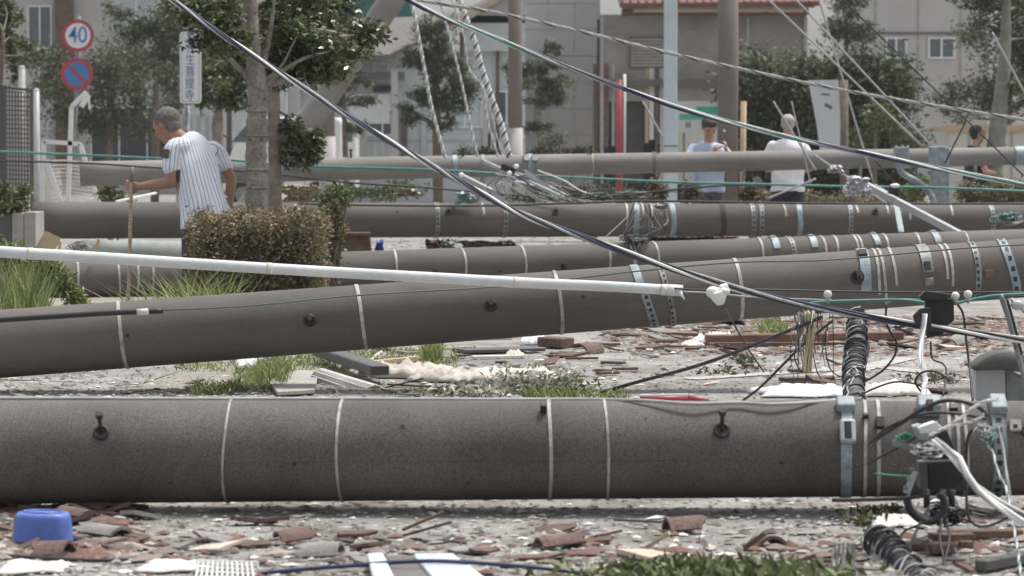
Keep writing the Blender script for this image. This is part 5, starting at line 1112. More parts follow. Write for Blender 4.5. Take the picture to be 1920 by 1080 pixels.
def hair(c, f, u, m, parent, k=1., thin=1., vox=.006, back=.02, fringe=False):
    f, r, u = basis(f, u); Rm = Matrix((r, f, u)).transposed(); b = MB(); b.ell(c + u * .040 * k - f * back * k, (.083 * k * thin, .099 * k * thin, .086 * k * thin), Rm, 24, 16)
    b.ell(c - u * .015 * k - f * .050 * k, (.070 * k, .052 * k, .062 * k), Rm)
    if fringe: b.ell(c + u * .075 * k + f * .022 * k, (.074 * k, .078 * k, .052 * k), Rm); b.ell(c - f * .085 * k + u * .03 * k, (.04 * k, .035 * k, .04 * k), Rm)
    for i in range(60):
        a = random.uniform(0, 6.3); z = random.uniform(-.1, 1); q = math.sqrt(1 - max(0, z) ** 2); d = r * math.cos(a) * q * .080 + f * (math.sin(a) * q * .093) + u * z * .082; b.ell(c + u * .040 * k - f * back * k + d * k * thin * .97, (.012, .012, .009), Rm, 6, 4)
    return fuse('hair', b, vox, m, parent, 2)
def eyes(c, f, u, parent, k=1.):
    f, r, u = basis(f, u)
    for s_ in (-1, 1):
        b = MB(); b.ell(c + r * s_ * .032 * k + f * .084 * k + u * .012 * k, (.012 * k, .008 * k, .006 * k), Matrix((r, f, u)).transposed()); b.build('eye', M['hairdark'], parent)
def hand(b, wrist, d, palm_n, k=1., curl=1.2, spread=.018):
    """palm from the wrist along d; palm faces palm_n; fingers curl towards palm_n"""
    d = d.normalized(); palm_n = (palm_n - d * palm_n.dot(d)).normalized(); sdd = d.cross(palm_n)
    lofted(b, [wrist - d * .01, wrist + d * .04 * k, wrist + d * .085 * k], [(.026 * k, .018 * k), (.038 * k, .017 * k), (.040 * k, .014 * k)], sdd, 14)
    for i, L in enumerate((.070, .078, .073, .058)):
        base = wrist + d * .080 * k + sdd * (.030 - i * .020) * k; pts = [base]; dd = d.copy(); 
        for j, q in enumerate((.45, .32, .23)):
            dd = (dd * math.cos(curl * .55) + palm_n * math.sin(curl * .55)); dd.normalize(); pts.append(pts[-1] + dd * L * q * k); pn = palm_n; palm_n_ = palm_n
        b.tube(smooth_path(pts, 3), .0092 * k, 8); b.ell(pts[-1], (.009 * k,) * 3)
    base = wrist + d * .02 * k + sdd * .028 * k; t1 = base + (d * .6 + sdd * .5 + palm_n * .35).normalized() * .045 * k; t2 = t1 + (d * .7 + palm_n * .7).normalized() * .032 * k
    b.tube([base, t1, t2], [.014 * k, .011 * k, .009 * k], 8); b.ell(t2, (.009 * k,) * 3)
def stripes(o, axis_pts, attr='stripe'):
    pass
def shirt_stripe_mat():
    m = bpy.data.materials.new('pinstriped_jersey'); m.use_nodes = True; nt = m.node_tree; n = nt.nodes; L = nt.links; b = n['Principled BSDF']; b.inputs['Roughness'].default_value = .85; b.inputs['Specular IOR Level'].default_value = .2
    at = n.new('ShaderNodeAttribute'); at.attribute_name = 'across'; nz = n.new('ShaderNodeTexNoise'); nz.inputs['Scale'].default_value = 7; tc = n.new('ShaderNodeTexCoord'); L.new(tc.outputs['Object'], nz.inputs['Vector'])
    ad = n.new('ShaderNodeMath'); ad.operation = 'MULTIPLY_ADD'; ad.inputs[1].default_value = .012; L.new(nz.outputs[0], ad.inputs[0]); L.new(at.outputs['Fac'], ad.inputs[2])
    mu = n.new('ShaderNodeMath'); mu.operation = 'MULTIPLY'; mu.inputs[1].default_value = 1 / .0285; L.new(ad.outputs[0], mu.inputs[0]); fr = n.new('ShaderNodeMath'); fr.operation = 'FRACT'; L.new(mu.outputs[0], fr.inputs[0])
    rp = n.new('ShaderNodeValToRGB'); cr = rp.color_ramp; cr.elements[0].position = .0; cr.elements[0].color = (.80, .83, .90, 1); cr.elements[1].position = .70; cr.elements[1].color = (.80, .83, .90, 1)
    for p_, c_ in ((.74, (.24, .28, .40, 1)), (.90, (.24, .28, .40, 1)), (.94, (.80, .83, .90, 1))): e = cr.elements.new(p_); e.color = c_
    L.new(fr.outputs[0], rp.inputs[0]); L.new(rp.outputs[0], b.inputs['Base Color'])
    bz = n.new('ShaderNodeTexNoise'); bz.inputs['Scale'].default_value = 9; bz.inputs['Detail'].default_value = 3; L.new(tc.outputs['Object'], bz.inputs['Vector']); bp = n.new('ShaderNodeBump'); bp.inputs['Strength'].default_value = .5; bp.inputs['Distance'].default_value = .04; L.new(bz.outputs[0], bp.inputs['Height']); L.new(bp.outputs[0], b.inputs['Normal'])
    return m
def across(o, segs):
    """arc length round the nearest of the given axes: (p, q, lateral vector, radius)"""
    me = o.data; M_ = o.matrix_world if o.parent is None else Matrix.Identity(4); vals = []
    for v in me.vertices:
        best = None
        for p, q, lat, rad in segs:
            d = q - p; t = max(0, min(1, (v.co - p).dot(d) / d.length_squared)); w = v.co - (p + d * t); e = w.length / rad
            if best is None or e < best[0]: best = (e, w, lat, d, rad)
        _, w, lat, d, rad = best; x = (lat - d * lat.dot(d) / d.length_squared).normalized(); y = d.normalized().cross(x); vals.append(math.atan2(w.dot(y), w.dot(x)) * rad)
    at = me.attributes.new('across', 'FLOAT', 'POINT'); at.data.foreach_set('value', np.array(vals, dtype=np.float32))
def J(px, py, s, dy=0): v = P(px, py, s); v.y += dy; return v

def bent_man():
    S = 270; t = thing('person', 'stooping grey-haired person in a white pinstriped jersey leaning on a walking stick', 'person', (J(372, 600, S).x, FPX / S, 0), 'people among the fallen poles')
    lat = Vector((.86, .50, 0)); b = MB()
    hip = J(388, 432, S, .0); mid = J(374, 368, S, .02); chest = J(358, 308, S, .06); neck = J(335, 258, S, .10); hc = J(309, 236, S, .13)
    lofted(b, [hip, mid, chest, J(345, 276, S, .09)], [(.155, .115), (.150, .115), (.175, .115), (.13, .09)], lat)
    limb(b, [J(345, 275, S, .09), neck, J(318, 246, S, .12)], [.07, .052, .050])
    f = Vector((-.72, .42, -.42)); u = Vector((-.42, .25, .88)); head(b, hc, f, u, 1.0)
    shL = J(328, 282, S, -.02); elL = J(323, 342, S, -.06); wrL = J(262, 350, S, -.02)
    limb(b, [shL, shL.lerp(elL, .5), elL], [.056, .050, .040]); limb(b, [elL, elL.lerp(wrL, .4), wrL], [.040, .040, .026])
    shR = J(404, 290, S, .18); elR = J(430, 336, S, .16); wrR = J(428, 385, S, .08)
    limb(b, [shR, shR.lerp(elR, .5), elR], [.056, .046, .036]); limb(b, [elR, elR.lerp(wrR, .4), wrR], [.038, .036, .025])
    hand(b, wrL, Vector((-1, .15, .05)), Vector((0, .9, .2)), .95, 1.5); hand(b, wrR, Vector((-.1, -.1, -1)), Vector((-1, 0, 0)), .95, .6)
    hl = J(366, 432, S, -.05); hr = J(402, 432, S, .08); kl = J(357, 520, S, .04); kr = J(400, 520, S, .16); fl = J(352, 592, S, -.04); fr = J(404, 592, S, .12)
    for a_, k_, e_ in ((hl, kl, fl), (hr, kr, fr)): limb(b, [a_, k_, e_], [.080, .052, .040])
    for e_ in (fl, fr): b.ell(Vector((e_.x - .05, e_.y + .04, .04)), (.10, .06, .035))
    o = fuse('body', b, .0065, M['skin'], t)
    # jersey
    b = MB(); lofted(b, [J(391, 426, S, 0), J(386, 400, S, 0), J(375, 360, S, .02), J(362, 312, S, .06), J(348, 272, S, .09), J(339, 260, S, .10)], [(.196, .150), (.186, .142), (.168, .134), (.178, .13), (.15, .11), (.075, .07)], lat, 28)
    limb(b, [J(340, 276, S, .0), shL, J(324, 312, S, -.04)], [.075, .075, .066]); limb(b, [J(392, 284, S, .16), shR, J(417, 312, S, .17)], [.075, .072, .058])
    sh = fuse('jersey', b, .008, M['skin'], t, 4); me = sh.data; me.materials.clear(); me.materials.append(shirt_stripe_mat())
    # cut the hem and cuffs open, folds
    bm = bmesh.new(); bm.from_mesh(me); d = (J(391, 426, S) - J(386, 400, S)).normalized()
    hemp = J(390, 424, S); nrm = (hemp - J(366, 330, S)).normalized(); nrm = Vector((nrm.x - .12, 0, nrm.z)).normalized()
    dele = [v for v in bm.verts if (v.co - hemp).dot(nrm) > 0 and v.co.z < hemp.z + .25]; bmesh.ops.delete(bm, geom=dele, context='VERTS'); bm.to_mesh(me); bm.free()
    axis_ = (hemp - neck).normalized()
    for v in me.vertices:
        w = v.co - neck; h_ = w.dot(axis_); k = max(0, min(1, h_ / .6)); a_ = math.atan2((v.co - hemp).dot(lat), (v.co.y - hemp.y)); x_ = w.dot(lat)
        amp = .002 + .008 * k; v.co += v.normal * amp * (math.sin(x_ * 34 + h_ * 5) + .5 * math.sin(x_ * 61 - h_ * 9))
    across(sh, [(J(391, 426, S), J(350, 270, S, .09), lat, .16), (shL, J(324, 322, S, -.04), lat, .07), (shR, J(418, 318, S, .17), lat, .065)])
    so = sh.modifiers.new('solid', 'SOLIDIFY'); so.thickness = .004
    b = MB(); c_, n_ = J(313, 288, S, -.115), 0; b.box(c_ + Vector((0, .02, 0)), (.055, .012, .065), Matrix.Rotation(R(-14), 3, 'Z') @ Matrix.Rotation(R(8), 3, 'Y')); b.build('sleeve_patch', mat('gold_patch', (.20, .15, .07), .8, 0, .5, 60, col2=(.05, .05, .06)), sh, .004)
    b = MB(); limb(b, [J(334, 300, S, -.02), J(333, 330, S, -.03), J(342, 350, S, -.02)], [.05, .055, .04]); fuse('undershirt', b, .01, M['darkcloth'], t)
    b = MB()
    for a_, k_, e_ in ((hl, kl, J(352, 580, S, -.04)), (hr, kr, J(404, 580, S, .12))): limb(b, [a_, k_, e_], [.095, .064, .058])
    b.ell(J(386, 430, S), (.17, .13, .10)); fuse('trousers', b, .01, M['camo'], t)
    b = MB()
    for e_ in (fl, fr): lofted(b, [Vector((e_.x + .05, e_.y - .03, .045)), Vector((e_.x - .04, e_.y + .03, .045)), Vector((e_.x - .17, e_.y + .12, .035))], [(.045, .045), (.052, .045), (.038, .025)], Vector((.5, .86, 0)), 14)
    fuse('shoes', b, .008, M['dark'], t)
    hair(hc, f, u, M['hair'], t, 1.02, .99, .0055, .022); eyes(hc, f, u, t)
    w = thing('walking_stick', 'rough grey-brown walking stick held upright by the stooping person', 'stick', (J(241, 600, S).x, FPX / S, 0))
    top = J(248, 316, S, -.03); bot = Vector((J(240, 600, S).x, FPX / S - .02, 0)); b = MB(); pp = [top.lerp(bot, i / 16) + Vector((random.uniform(-.003, .003), 0, 0)) for i in range(17)]; b.tube(pp, [.0125 + random.uniform(-.0012, .0022) for _ in pp], 10); b.build('shaft', M['wood'], w)
    b = MB(); b.tube([top + Vector((0, 0, .012)), top.lerp(bot, .09)], .0155, 12); b.build('grip', M['steel'], w)
bent_man()

def stander(label, S, cx, head_y, facing, lean=0, top_m='whitecloth', hair_m='hairwhite', phone=False, k=.95, trousers='darkcloth', skin='skin2', hem=.80, arm_pose='down', dyh=0, sleeve=.6, female=False):
    x0 = P(cx, 292, S).x; Y = FPX / S; t = thing('person', label, 'person', (x0, Y, 0), 'people among the fallen poles'); fwd = Vector((math.sin(R(facing)), math.cos(R(facing)), 0)); rt = Vector((fwd.y, -fwd.x, 0)); up = Vector((0, 0, 1)); hz = EYE + (292 - head_y) / S
    def p_(r, f, z): return Vector((x0, Y, 0)) + rt * r + fwd * (f + lean * z) + up * z
    sc = hz / 1.60; b = MB(); hw = .150 if not female else .16
    lofted(b, [p_(0, 0, .80 * sc), p_(0, 0, .95 * sc), p_(0, .01, 1.15 * sc), p_(0, 0, 1.32 * sc), p_(0, -.01, 1.40 * sc)], [(hw, .115), (hw, .115), (.155, .11), (.180, .105), (.10, .07)], rt)
    limb(b, [p_(0, -.01, 1.37 * sc), p_(0, .01, 1.44 * sc), p_(0, .02, 1.50 * sc)], [.065, .052, .050]); hc = p_(0, .035 + dyh, hz)
    tilt = .55 if phone else .12; f = (fwd * 1 - up * tilt); u = up + fwd * tilt; head(b, hc, f, u, k)
    arms = {}
    for s_ in (-1, 1):
        sh = p_(s_ * .18, -.01, 1.325 * sc)
        if phone and s_ == (1): el = p_(s_ * .25, .08, 1.12 * sc); wr = p_(.02, .24, 1.30 * sc)
        elif phone: el = p_(s_ * .25, .10, 1.13 * sc); wr = p_(-.13, .28, 1.33 * sc)
        elif arm_pose == 'front': el = p_(s_ * .26, .03, 1.08 * sc); wr = p_(s_ * .12, .26, 1.04 * sc)
        else: el = p_(s_ * .25, -.02, 1.07 * sc); wr = p_(s_ * .27, .05, .84 * sc)
        arms[s_] = (sh, el, wr); limb(b, [sh, sh.lerp(el, .5), el], [.054, .046, .038]); limb(b, [el, el.lerp(wr, .4), wr], [.038, .037, .025]); d = (wr - el).normalized()
        if phone: d = (d * .5 + up * (.8 if s_ == -1 else .2)).normalized()
        hand(b, wr, d, (fwd * -.4 - rt * s_), .9, 1.1 if phone else .6)
        hp = p_(s_ * .085, 0, .84 * sc); kn = p_(s_ * .095, .02, .46 * sc); an = p_(s_ * .10, -.02, .09); limb(b, [hp, kn, an], [.085, .056, .040]); b.ell(p_(s_ * .10, .05, .045), (.045, .045, .035)); lofted(b, [p_(s_ * .10, -.05, .04), p_(s_ * .10, .06, .04), p_(s_ * .11, .16, .03)], [(.035, .035), (.042, .035), (.035, .02)], rt, 12)
    fuse('body', b, .008, M[skin], t); hair(hc, f, u, M[hair_m], t, k * (1.0 if female else .995), 1.03 if female else .985, .008, .020 if female else .03, fringe=female)
    if phone or abs(fwd.x) > .5 or fwd.y < 0: eyes(hc, f, u, t, k)
    b = MB(); lofted(b, [p_(0, .0, hem * sc), p_(0, 0, .95 * sc), p_(0, .01, 1.15 * sc), p_(0, 0, 1.32 * sc), p_(0, -.01, 1.405 * sc), p_(0, -.01, 1.42 * sc)], [(.195, .145), (.182, .138), (.178, .13), (.195, .122), (.125, .09), (.07, .065)], rt, 24)
    for s_ in (-1, 1):
        sh, el, wr = arms[s_]; e_ = sh.lerp(el, min(1, sleeve)); pts = [sh + rt * s_ * -.06 + up * .012, sh, e_]; rr = [.062, .062, .060]
        if sleeve > 1: pts.append(el.lerp(wr, sleeve - 1)); rr.append(.05)
        limb(b, pts, rr)
    o = fuse('cardigan' if female else 'shirt', b, .010, M[top_m], t)
    for v in o.data.vertices:
        w = (v.co - p_(0, 0, 1)); v.co += v.normal * .006 * (math.sin(w.z * 30 + w.x * 12) + math.sin(w.x * 40 - w.z * 9))
    if female:
        b = MB(); lofted(b, [p_(0, .085, .83 * sc), p_(0, .095, 1.1 * sc), p_(0, .075, 1.30 * sc), p_(0, .04, 1.40 * sc)], [(.075, .05), (.06, .05), (.07, .05), (.06, .03)], rt, 16); fuse('inner_top', b, .010, M['mint'], t)
    b = MB()
    for s_ in (-1, 1): limb(b, [p_(s_ * .085, 0, .86 * sc), p_(s_ * .095, .02, .46 * sc), p_(s_ * .10, -.01, .12)], [.105, .075, .065])
    b.ell(p_(0, 0, .84 * sc), (.165, .13, .12)); fuse('trousers', b, .012, M[trousers], t)
    b = MB()
    for s_ in (-1, 1): lofted(b, [p_(s_ * .10, -.06, .045), p_(s_ * .10, .06, .045), p_(s_ * .11, .18, .035)], [(.042, .042), (.048, .042), (.038, .025)], rt, 12)
    fuse('shoes', b, .01, M['dark'], t); return t, arms, fwd, rt
t, arms, fwd, rt = stander('woman with tied dark hair in a pale blue cardigan looking down at a phone', 165, 1328, 240, 168, 0, 'denimlight', 'hairdark', True, 1.04, 'greycloth', 'skin2', .80, sleeve=1.45, female=True)
ph = thing('phone', 'dark smartphone held up in the hand of the woman in pale blue', 'phone', tuple(J(1352, 262, 165, -.40))); b = MB(); Rm = Matrix.Rotation(R(12), 3, 'Z') @ Matrix.Rotation(R(-28), 3, 'X'); cph = J(1352, 254, 165, -.36); b.box(cph, (.078, .010, .15), Rm); b.build('case', M['box'], ph, .003)
b = MB(); b.box(cph + Rm @ Vector((0, .006, 0)), (.070, .002, .14), Rm); b.build('screen', M['glass'], ph)
b = MB(); b.box(cph + Rm @ Vector((.018, -.006, .052)), (.026, .002, .026), Rm); b.build('camera_bump', M['greyins'], ph)
stander('bald white-haired onlooker in a plain white T-shirt seen from behind', 166, 1477, 234, 8, 0, 'whitecloth', 'hairwhite', False, .95, 'darkcloth', 'skin2', .80, 'front')
stander('dark-haired onlooker in dark clothes partly hidden behind the lichened tree trunk', 150, 1828, 252, 75, 0, 'darkcloth', 'hairdark', False, .95, 'darkcloth', 'skin2', .78, 'front', sleeve=.5, female=False)

# ------------------------------------------------------------ debris
def flat(b, x, y, z=.0): return G(x, y, z)
# blue basin upside down
t = thing('plastic_basin', 'blue plastic basin lying upside down on the rubble at the bottom left', 'basin', (0, 0, 0))
g0 = G(74, 1028); S = FPX / g0.y; bw = 58 / S; bh = 66 / S; b = MB(); c = Vector((g0.x, g0.y + bw * .8, 0)); t.location = c
prof = [(1.0, .0), (.985, .03), (.955, .3), (.93, .6), (.90, .84), (.87, .93), (.80, .985), (.6, 1.0), (.3, 1.0), (.0, 1.0)]
k = 48; vs = []
for r_, z_ in prof:
    for i in range(k):
        a = 2 * math.pi * i / k; e = 3.2; ca, sa = math.cos(a), math.sin(a); q = (abs(ca) ** e + abs(sa) ** e) ** (-1 / e); vs.append(c + Vector((ca * q * r_ * bw, sa * q * r_ * bw * .8, z_ * bh - .004)))
fs = [(i * k + j, i * k + (j + 1) % k, (i + 1) * k + (j + 1) % k, (i + 1) * k + j) for i in range(len(prof) - 1) for j in range(k)]
b.add(vs, fs); o = b.build('basin_shell', M['blue'], t)
for v in o.data.vertices: v.co.z += .05 * (v.co.x - c.x) * -.35 * (v.co.z > .02)
b = MB(); b.tube([c + Vector((math.cos(2 * math.pi * i / 40) * bw * 1.04 * ((abs(math.cos(2 * math.pi * i / 40)) ** 3.2 + abs(math.sin(2 * math.pi * i / 40)) ** 3.2) ** (-1 / 3.2)), math.sin(2 * math.pi * i / 40) * bw * .84 * ((abs(math.cos(2 * math.pi * i / 40)) ** 3.2 + abs(math.sin(2 * math.pi * i / 40)) ** 3.2) ** (-1 / 3.2)), .006)) for i in range(41)], .005, 6, False); b.build('rim', M['blue'], t)
b = MB(); b.tube([c + Vector((math.cos(i * .15708) * bw * .62, math.sin(i * .15708) * bw * .48, bh - .003 - .0175 * math.cos(i * .15708) * bw * .62)) for i in range(41)], .0035, 6, False); b.build('foot_ring', M['blue'], t)
# tile shards
def shard_mesh(i, m):
    rr = random.Random(100 + i); n = rr.randint(4, 6); L = rr.uniform(.04, .16); W = rr.uniform(.25, .75); cv = rr.choice((0, .3, 1.6, 2.4)); poly = []
    for k in range(n):
        a = 2 * math.pi * (k + rr.uniform(-.25, .25)) / n; poly.append((math.cos(a) * L * rr.uniform(.7, 1), math.sin(a) * L * W * rr.uniform(.7, 1)))
    b = MB(); th = rr.uniform(.009, .018); vs = []
    for z in (0, th):
        for x, y in poly: vs.append((x, y, z + cv * (.0036 - y * y) if cv > 1 else z + cv * x * x))
    cb = (0, 0, 0); n_ = n; b.add(vs, [list(range(n))[::-1], [n + k for k in range(n)]] + [(k, (k + 1) % n, n + (k + 1) % n, n + k) for k in range(n)], 0, False)
    me = bpy.data.meshes.new('roof_tile_shard'); me.from_pydata(b.v, [], b.f); me.materials.append(m); return me
SH = [shard_mesh(i, M[('tilered', 'tilegrey', 'tilered', 'tilebrown', 'tilepale', 'tilegrey', 'tilered', 'tilegrey', 'tilebrown')[i % 9]]) for i in range(27)]
cnt = 0
CURVED = {i for i in range(27) if (lambda r: (r.randint(4, 6), r.uniform(0, 1), r.uniform(0, 1), r.choice((0, .3, 1.6, 2.4)))[3])(random.Random(100 + i)) > 1}
zones = [((0, 948, 262, 1050), 66, 'around the blue basin', .75), ((262, 985, 1650, 1078), 46, 'along the bottom edge', .75), ((1650, 955, 1920, 1078), 26, 'below the equipment box', .6),
         ((1140, 598, 1900, 662), 84, 'under the slanting pole', .95), ((980, 660, 1900, 745), 26, 'on the open asphalt', .9), ((640, 650, 1100, 745), 22, 'beside the cloth heap', .8), ((0, 716, 420, 748), 10, 'on the asphalt strip', .5)]
def shard_tag(o, z, lab, p, k):
    px_, py_ = proj(p); u = (px_ - z[0]) / (z[2] - z[0]); v = (py_ - z[1]) / (z[3] - z[1]); mn = o.data.materials[0].name
    col = {'red_roof_tile': 'dull red', 'brown_roof_tile': 'dark brown', 'grey_slate_chip': 'grey', 'pale_mortar_face': 'beige', 'off_white_board': 'off-white'}[mn]; size = 'small' if k < .55 else 'broad' if k > .8 else 'middling'
    xs = ('far left', 'left', 'middle', 'right', 'far right')[min(4, max(0, int(u * 5)))]; ys = 'back' if v < .5 else 'front'
    tl = 'tipped-up' if max(abs(o.rotation_euler.x), abs(o.rotation_euler.y)) > .2 else 'flat'; sh_ = 'curved' if SH.index(o.data) in CURVED else 'flat-faced'
    tag(o, '%s %s %s %s shard, %s %s of the rubble %s' % (tl, size, sh_, col, ys, xs, lab), 'tile shard', 'broken tile shards ' + lab)
for z, n, lab, sc_ in zones:
    for i in range(n):
        me = random.choice(SH); o = bpy.data.objects.new('roof_tile_shard', me); C.objects.link(o); p = G(random.uniform(z[0], z[2]), random.uniform(z[1], z[3])); p.z = .007
        o.location = p; o.rotation_euler = (random.gauss(0, .16), random.gauss(0, .16), random.uniform(-.9, .9) + (math.pi if random.random() < .5 else 0)); k = sc_ * random.uniform(.45, 1.15); o.scale = (k, k, k); shard_tag(o, z, lab, p, k)
# gravel and chips nobody could count
def chips(name, label, zones, n, smin, smax, cols, flatk=.5):
    v = []; f = []; rnd = []; vv = []
    ico = [(1, 0, 0), (-1, 0, 0), (0, 1, 0), (0, -1, 0), (0, 0, 1), (0, 0, -1)]; fi = [(0, 2, 4), (2, 1, 4), (1, 3, 4), (3, 0, 4), (2, 0, 5), (1, 2, 5), (3, 1, 5), (0, 3, 5)]
    tot = sum(w for _, w in zones)
    for z, w in zones:
        for _ in range(int(n * w / tot)):
            p = G(random.uniform(z[0], z[2]), random.uniform(z[1], z[3])); s_ = smin * (smax / smin) ** (random.random() ** 1.6); a = random.uniform(0, 6.3); ca, sa = math.cos(a), math.sin(a); ex = random.uniform(.7, 2.2); o = len(v); r_ = random.random()
            for x, y, zz in ico:
                x *= s_ * ex * random.uniform(.7, 1.2); y *= s_ * random.uniform(.5, 1.1); zz *= s_ * flatk * random.uniform(.6, 1.2); v.append((p.x + x * ca - y * sa, p.y + x * sa + y * ca, max(.002, zz + s_ * flatk * .6)))
            for t_ in fi: f.append(tuple(o + i for i in t_)); rnd.append(r_)
    me = bpy.data.meshes.new(name); me.from_pydata(v, [], f); at = me.attributes.new('rnd', 'FLOAT', 'FACE'); at.data.foreach_set('value', rnd); me.materials.append(ramp_mat(name + '_colours', cols, .85)); o = bpy.data.objects.new(name, me); C.objects.link(o); tag(recentre(o), label, 'debris', kind='stuff')
chips('gravel', 'small stones and crumbs strewn over the asphalt', [((-40, 925, 1960, 1085), 7), ((-40, 690, 640, 750), 3.5), ((600, 650, 1960, 750), 4), ((1100, 596, 1960, 660), 4), ((600, 440, 1900, 480), 3)], 19000, .004, .016, [(.06, .055, .05), (.15, .14, .13), (.24, .23, .22), (.42, .41, .39), (.12, .10, .08), (.62, .60, .57)])
chips('tile_rubble', 'fine red-brown and pale tile rubble beside the poles', [((-40, 955, 262, 1050), 6), ((262, 1000, 1650, 1085), 2.5), ((1130, 594, 1960, 640), 16), ((1180, 640, 1960, 668), 5), ((1650, 594, 1960, 650), 7), ((640, 440, 1900, 470), 4), ((1650, 1010, 1920, 1040), .5)], 7000, .012, .045, [(.12, .065, .05), (.17, .09, .075), (.09, .055, .045), (.26, .24, .22), (.14, .10, .08), (.40, .37, .34), (.12, .11, .10)], .3)
chips('white_chips', 'small white plaster chips scattered on the asphalt', [((-40, 930, 1960, 1085), 4), ((900, 660, 1960, 748), 2.6), ((640, 440, 1900, 478), 2), ((0, 716, 500, 748), 1), ((700, 690, 1000, 745), 1.5)], 900, .006, .026, [(.45, .44, .42), (.66, .65, .63), (.75, .75, .74)], .35)
def leafy(name, label, zones, n, size, lm, zmax=.06):
    tot = sum(w for _, w in zones); cs = []
    for z, w in zones:
        for _ in range(int(n * w / tot)): p = G(random.gauss((z[0] + z[2]) / 2, (z[2] - z[0]) / 4.5), random.uniform(z[1], z[3])); p.z = random.uniform(.006, zmax); cs.append(tuple(p))
    o = leaf_mesh(name, np.array(cs), size, M[lm], None, ratio=.35); return tag(recentre(o), label, 'foliage', kind='stuff')
leafy('torn_leaves', 'torn green leaves and twigs behind the nearest pole in the middle', [((960, 712, 1130, 748), 3), ((700, 735, 1000, 748), 1), ((380, 726, 470, 742), .7)], 800, .035, 'leaf_mid', .03)
leafy('torn_leaves', 'torn green foliage along the bottom edge right of the middle', [((1090, 1074, 1560, 1110), 5)], 2400, .045, 'leaf_mid', .03)
leafy('torn_leaves', 'grey-green torn leaves on the road beside the pale sheet', [((1690, 706, 1820, 722), 1), ((1280, 692, 1480, 706), .6), ((1360, 672, 1430, 684), .5), ((1560, 960, 1720, 990), 1)], 700, .035, 'leaf_far', .02)
leafy('white_petal_litter', 'whitish torn leaves and paper bits piled behind the nearest pole', [((900, 700, 1090, 740), 3), ((820, 735, 960, 748), 1)], 1900, .04, 'litter_leaf', .05)
# planks, beams and sheets on the ground
def gplank(label, a_, b_, w, h, m, cat='plank', group=None, z=0.008, name='plank', tilt=0):
    p = G(*a_); q = G(*b_); p.z = q.z = z + h / 2; q.z += tilt; return plank(label, [p, q], w, h, m, cat, name, group)
gplank('long reddish beam lying on the asphalt under the slanting pole at the right', (1325, 647), (1690, 640), .09, .055, 'redwood', 'beam', name='beam')
gplank('thinner dark strip of wood just in front of the long reddish beam', (1340, 651), (1600, 650), .04, .02, 'darkwood')
gplank('reddish stick left of the white bag under the slanting pole', (1250, 631), (1325, 633), .03, .02, 'redwood')
gplank('short red-brown brick-like piece at the end of the cloth heap under the slanting pole', (1020, 652), (1064, 655), .12, .06, 'tilered', 'brick', name='brick')
gplank('dark curved board resting over the white wicker roll', (602, 683), (712, 722), .10, .05, 'boxgrey', tilt=.0, z=.05)
gplank('pale splintered timber lying behind the cloth heap', (650, 694), (780, 680), .03, .03, 'wood')
gplank('broken pale stick standing out of the weeds under the slanting pole', (693, 682), (715, 664), .014, .014, 'offwhite', 'stick')
gplank('dark flat board under the middle of the slanting pole', (860, 664), (1010, 660), .20, .02, 'boxgrey', 'board', z=.01)
gplank('light grey slat leaning on the dark flat board', (860, 654), (955, 652), .10, .015, 'lightgrey', 'slat', z=.05)
gplank('whitish strip lying below the dark flat board', (885, 674), (980, 672), .06, .012, 'offwhite', 'strip')
gplank('long dark plank on the asphalt at the lower right', (1760, 1014), (1915, 1012), .05, .024, 'darkwood')
gplank('reddish plank just left of the dark plank at the lower right', (1745, 1018), (1822, 1016), .06, .02, 'tilered')
gplank('short brick-red block below the equipment box', (1742, 1042), (1788, 1042), .06, .03, 'tilered', 'brick', name='brick')
gplank('short brick-red slab right of the crossing wires', (1798, 1032), (1824, 1032), .04, .02, 'tilered', 'brick', name='brick')
gplank('short brick-red slab at the corner below the caption', (1700, 1036), (1734, 1036), .05, .02, 'tilered', 'brick', name='brick')
gplank('dark branch-like timber at the bottom right corner', (1838, 1076), (1925, 1060), .04, .03, 'boxgrey')
gplank('dark slat on the road right of the spiral bundle near the pale sheet', (1465, 718), (1560, 716), .09, .02, 'darkwood', 'slat')
gplank('pale slab strip lying flat beside the brown pole bottom edge', (1500, 714), (1580, 716), .05, .01, 'conc_grey', 'strip')
for i, (x, y, l) in enumerate(((1130, 684, 40), (1115, 699, 38), (1122, 705, 36), (1150, 697, 44), (1035, 668, 34), (1285, 658, 26), (1390, 690, 24), (1480, 700, 34), (1122, 650, 40), (1150, 632, 50), (1200, 620, 60), (1310, 618, 60), (1275, 640, 30))):
    mm = random.choice(['tilered', 'darkwood', 'tilebrown', 'tilered']); where = ('left of the red tube', 'just left of the red tube, second row', 'nearest the red tube on the left', 'right above the red tube', 'at the foot of the slanting pole by the brick', 'below the crumpled white bag', 'below the hanging insulator wire', 'left of the flat pale sheet', 'behind the others left of the road line', 'close under the slanting pole', 'under the perforated straps', 'left of the long beam, farthest back', 'between the straps and the white bag')[i]
    gplank({'tilered': 'dull red', 'darkwood': 'dark wooden', 'tilebrown': 'brown'}[mm] + ' strip on the asphalt ' + where, (x, y), (x + l, y + random.uniform(-2, 2)), .05, .014, mm, 'tile strip', 'tile strips on the open asphalt', name='tile_strip')
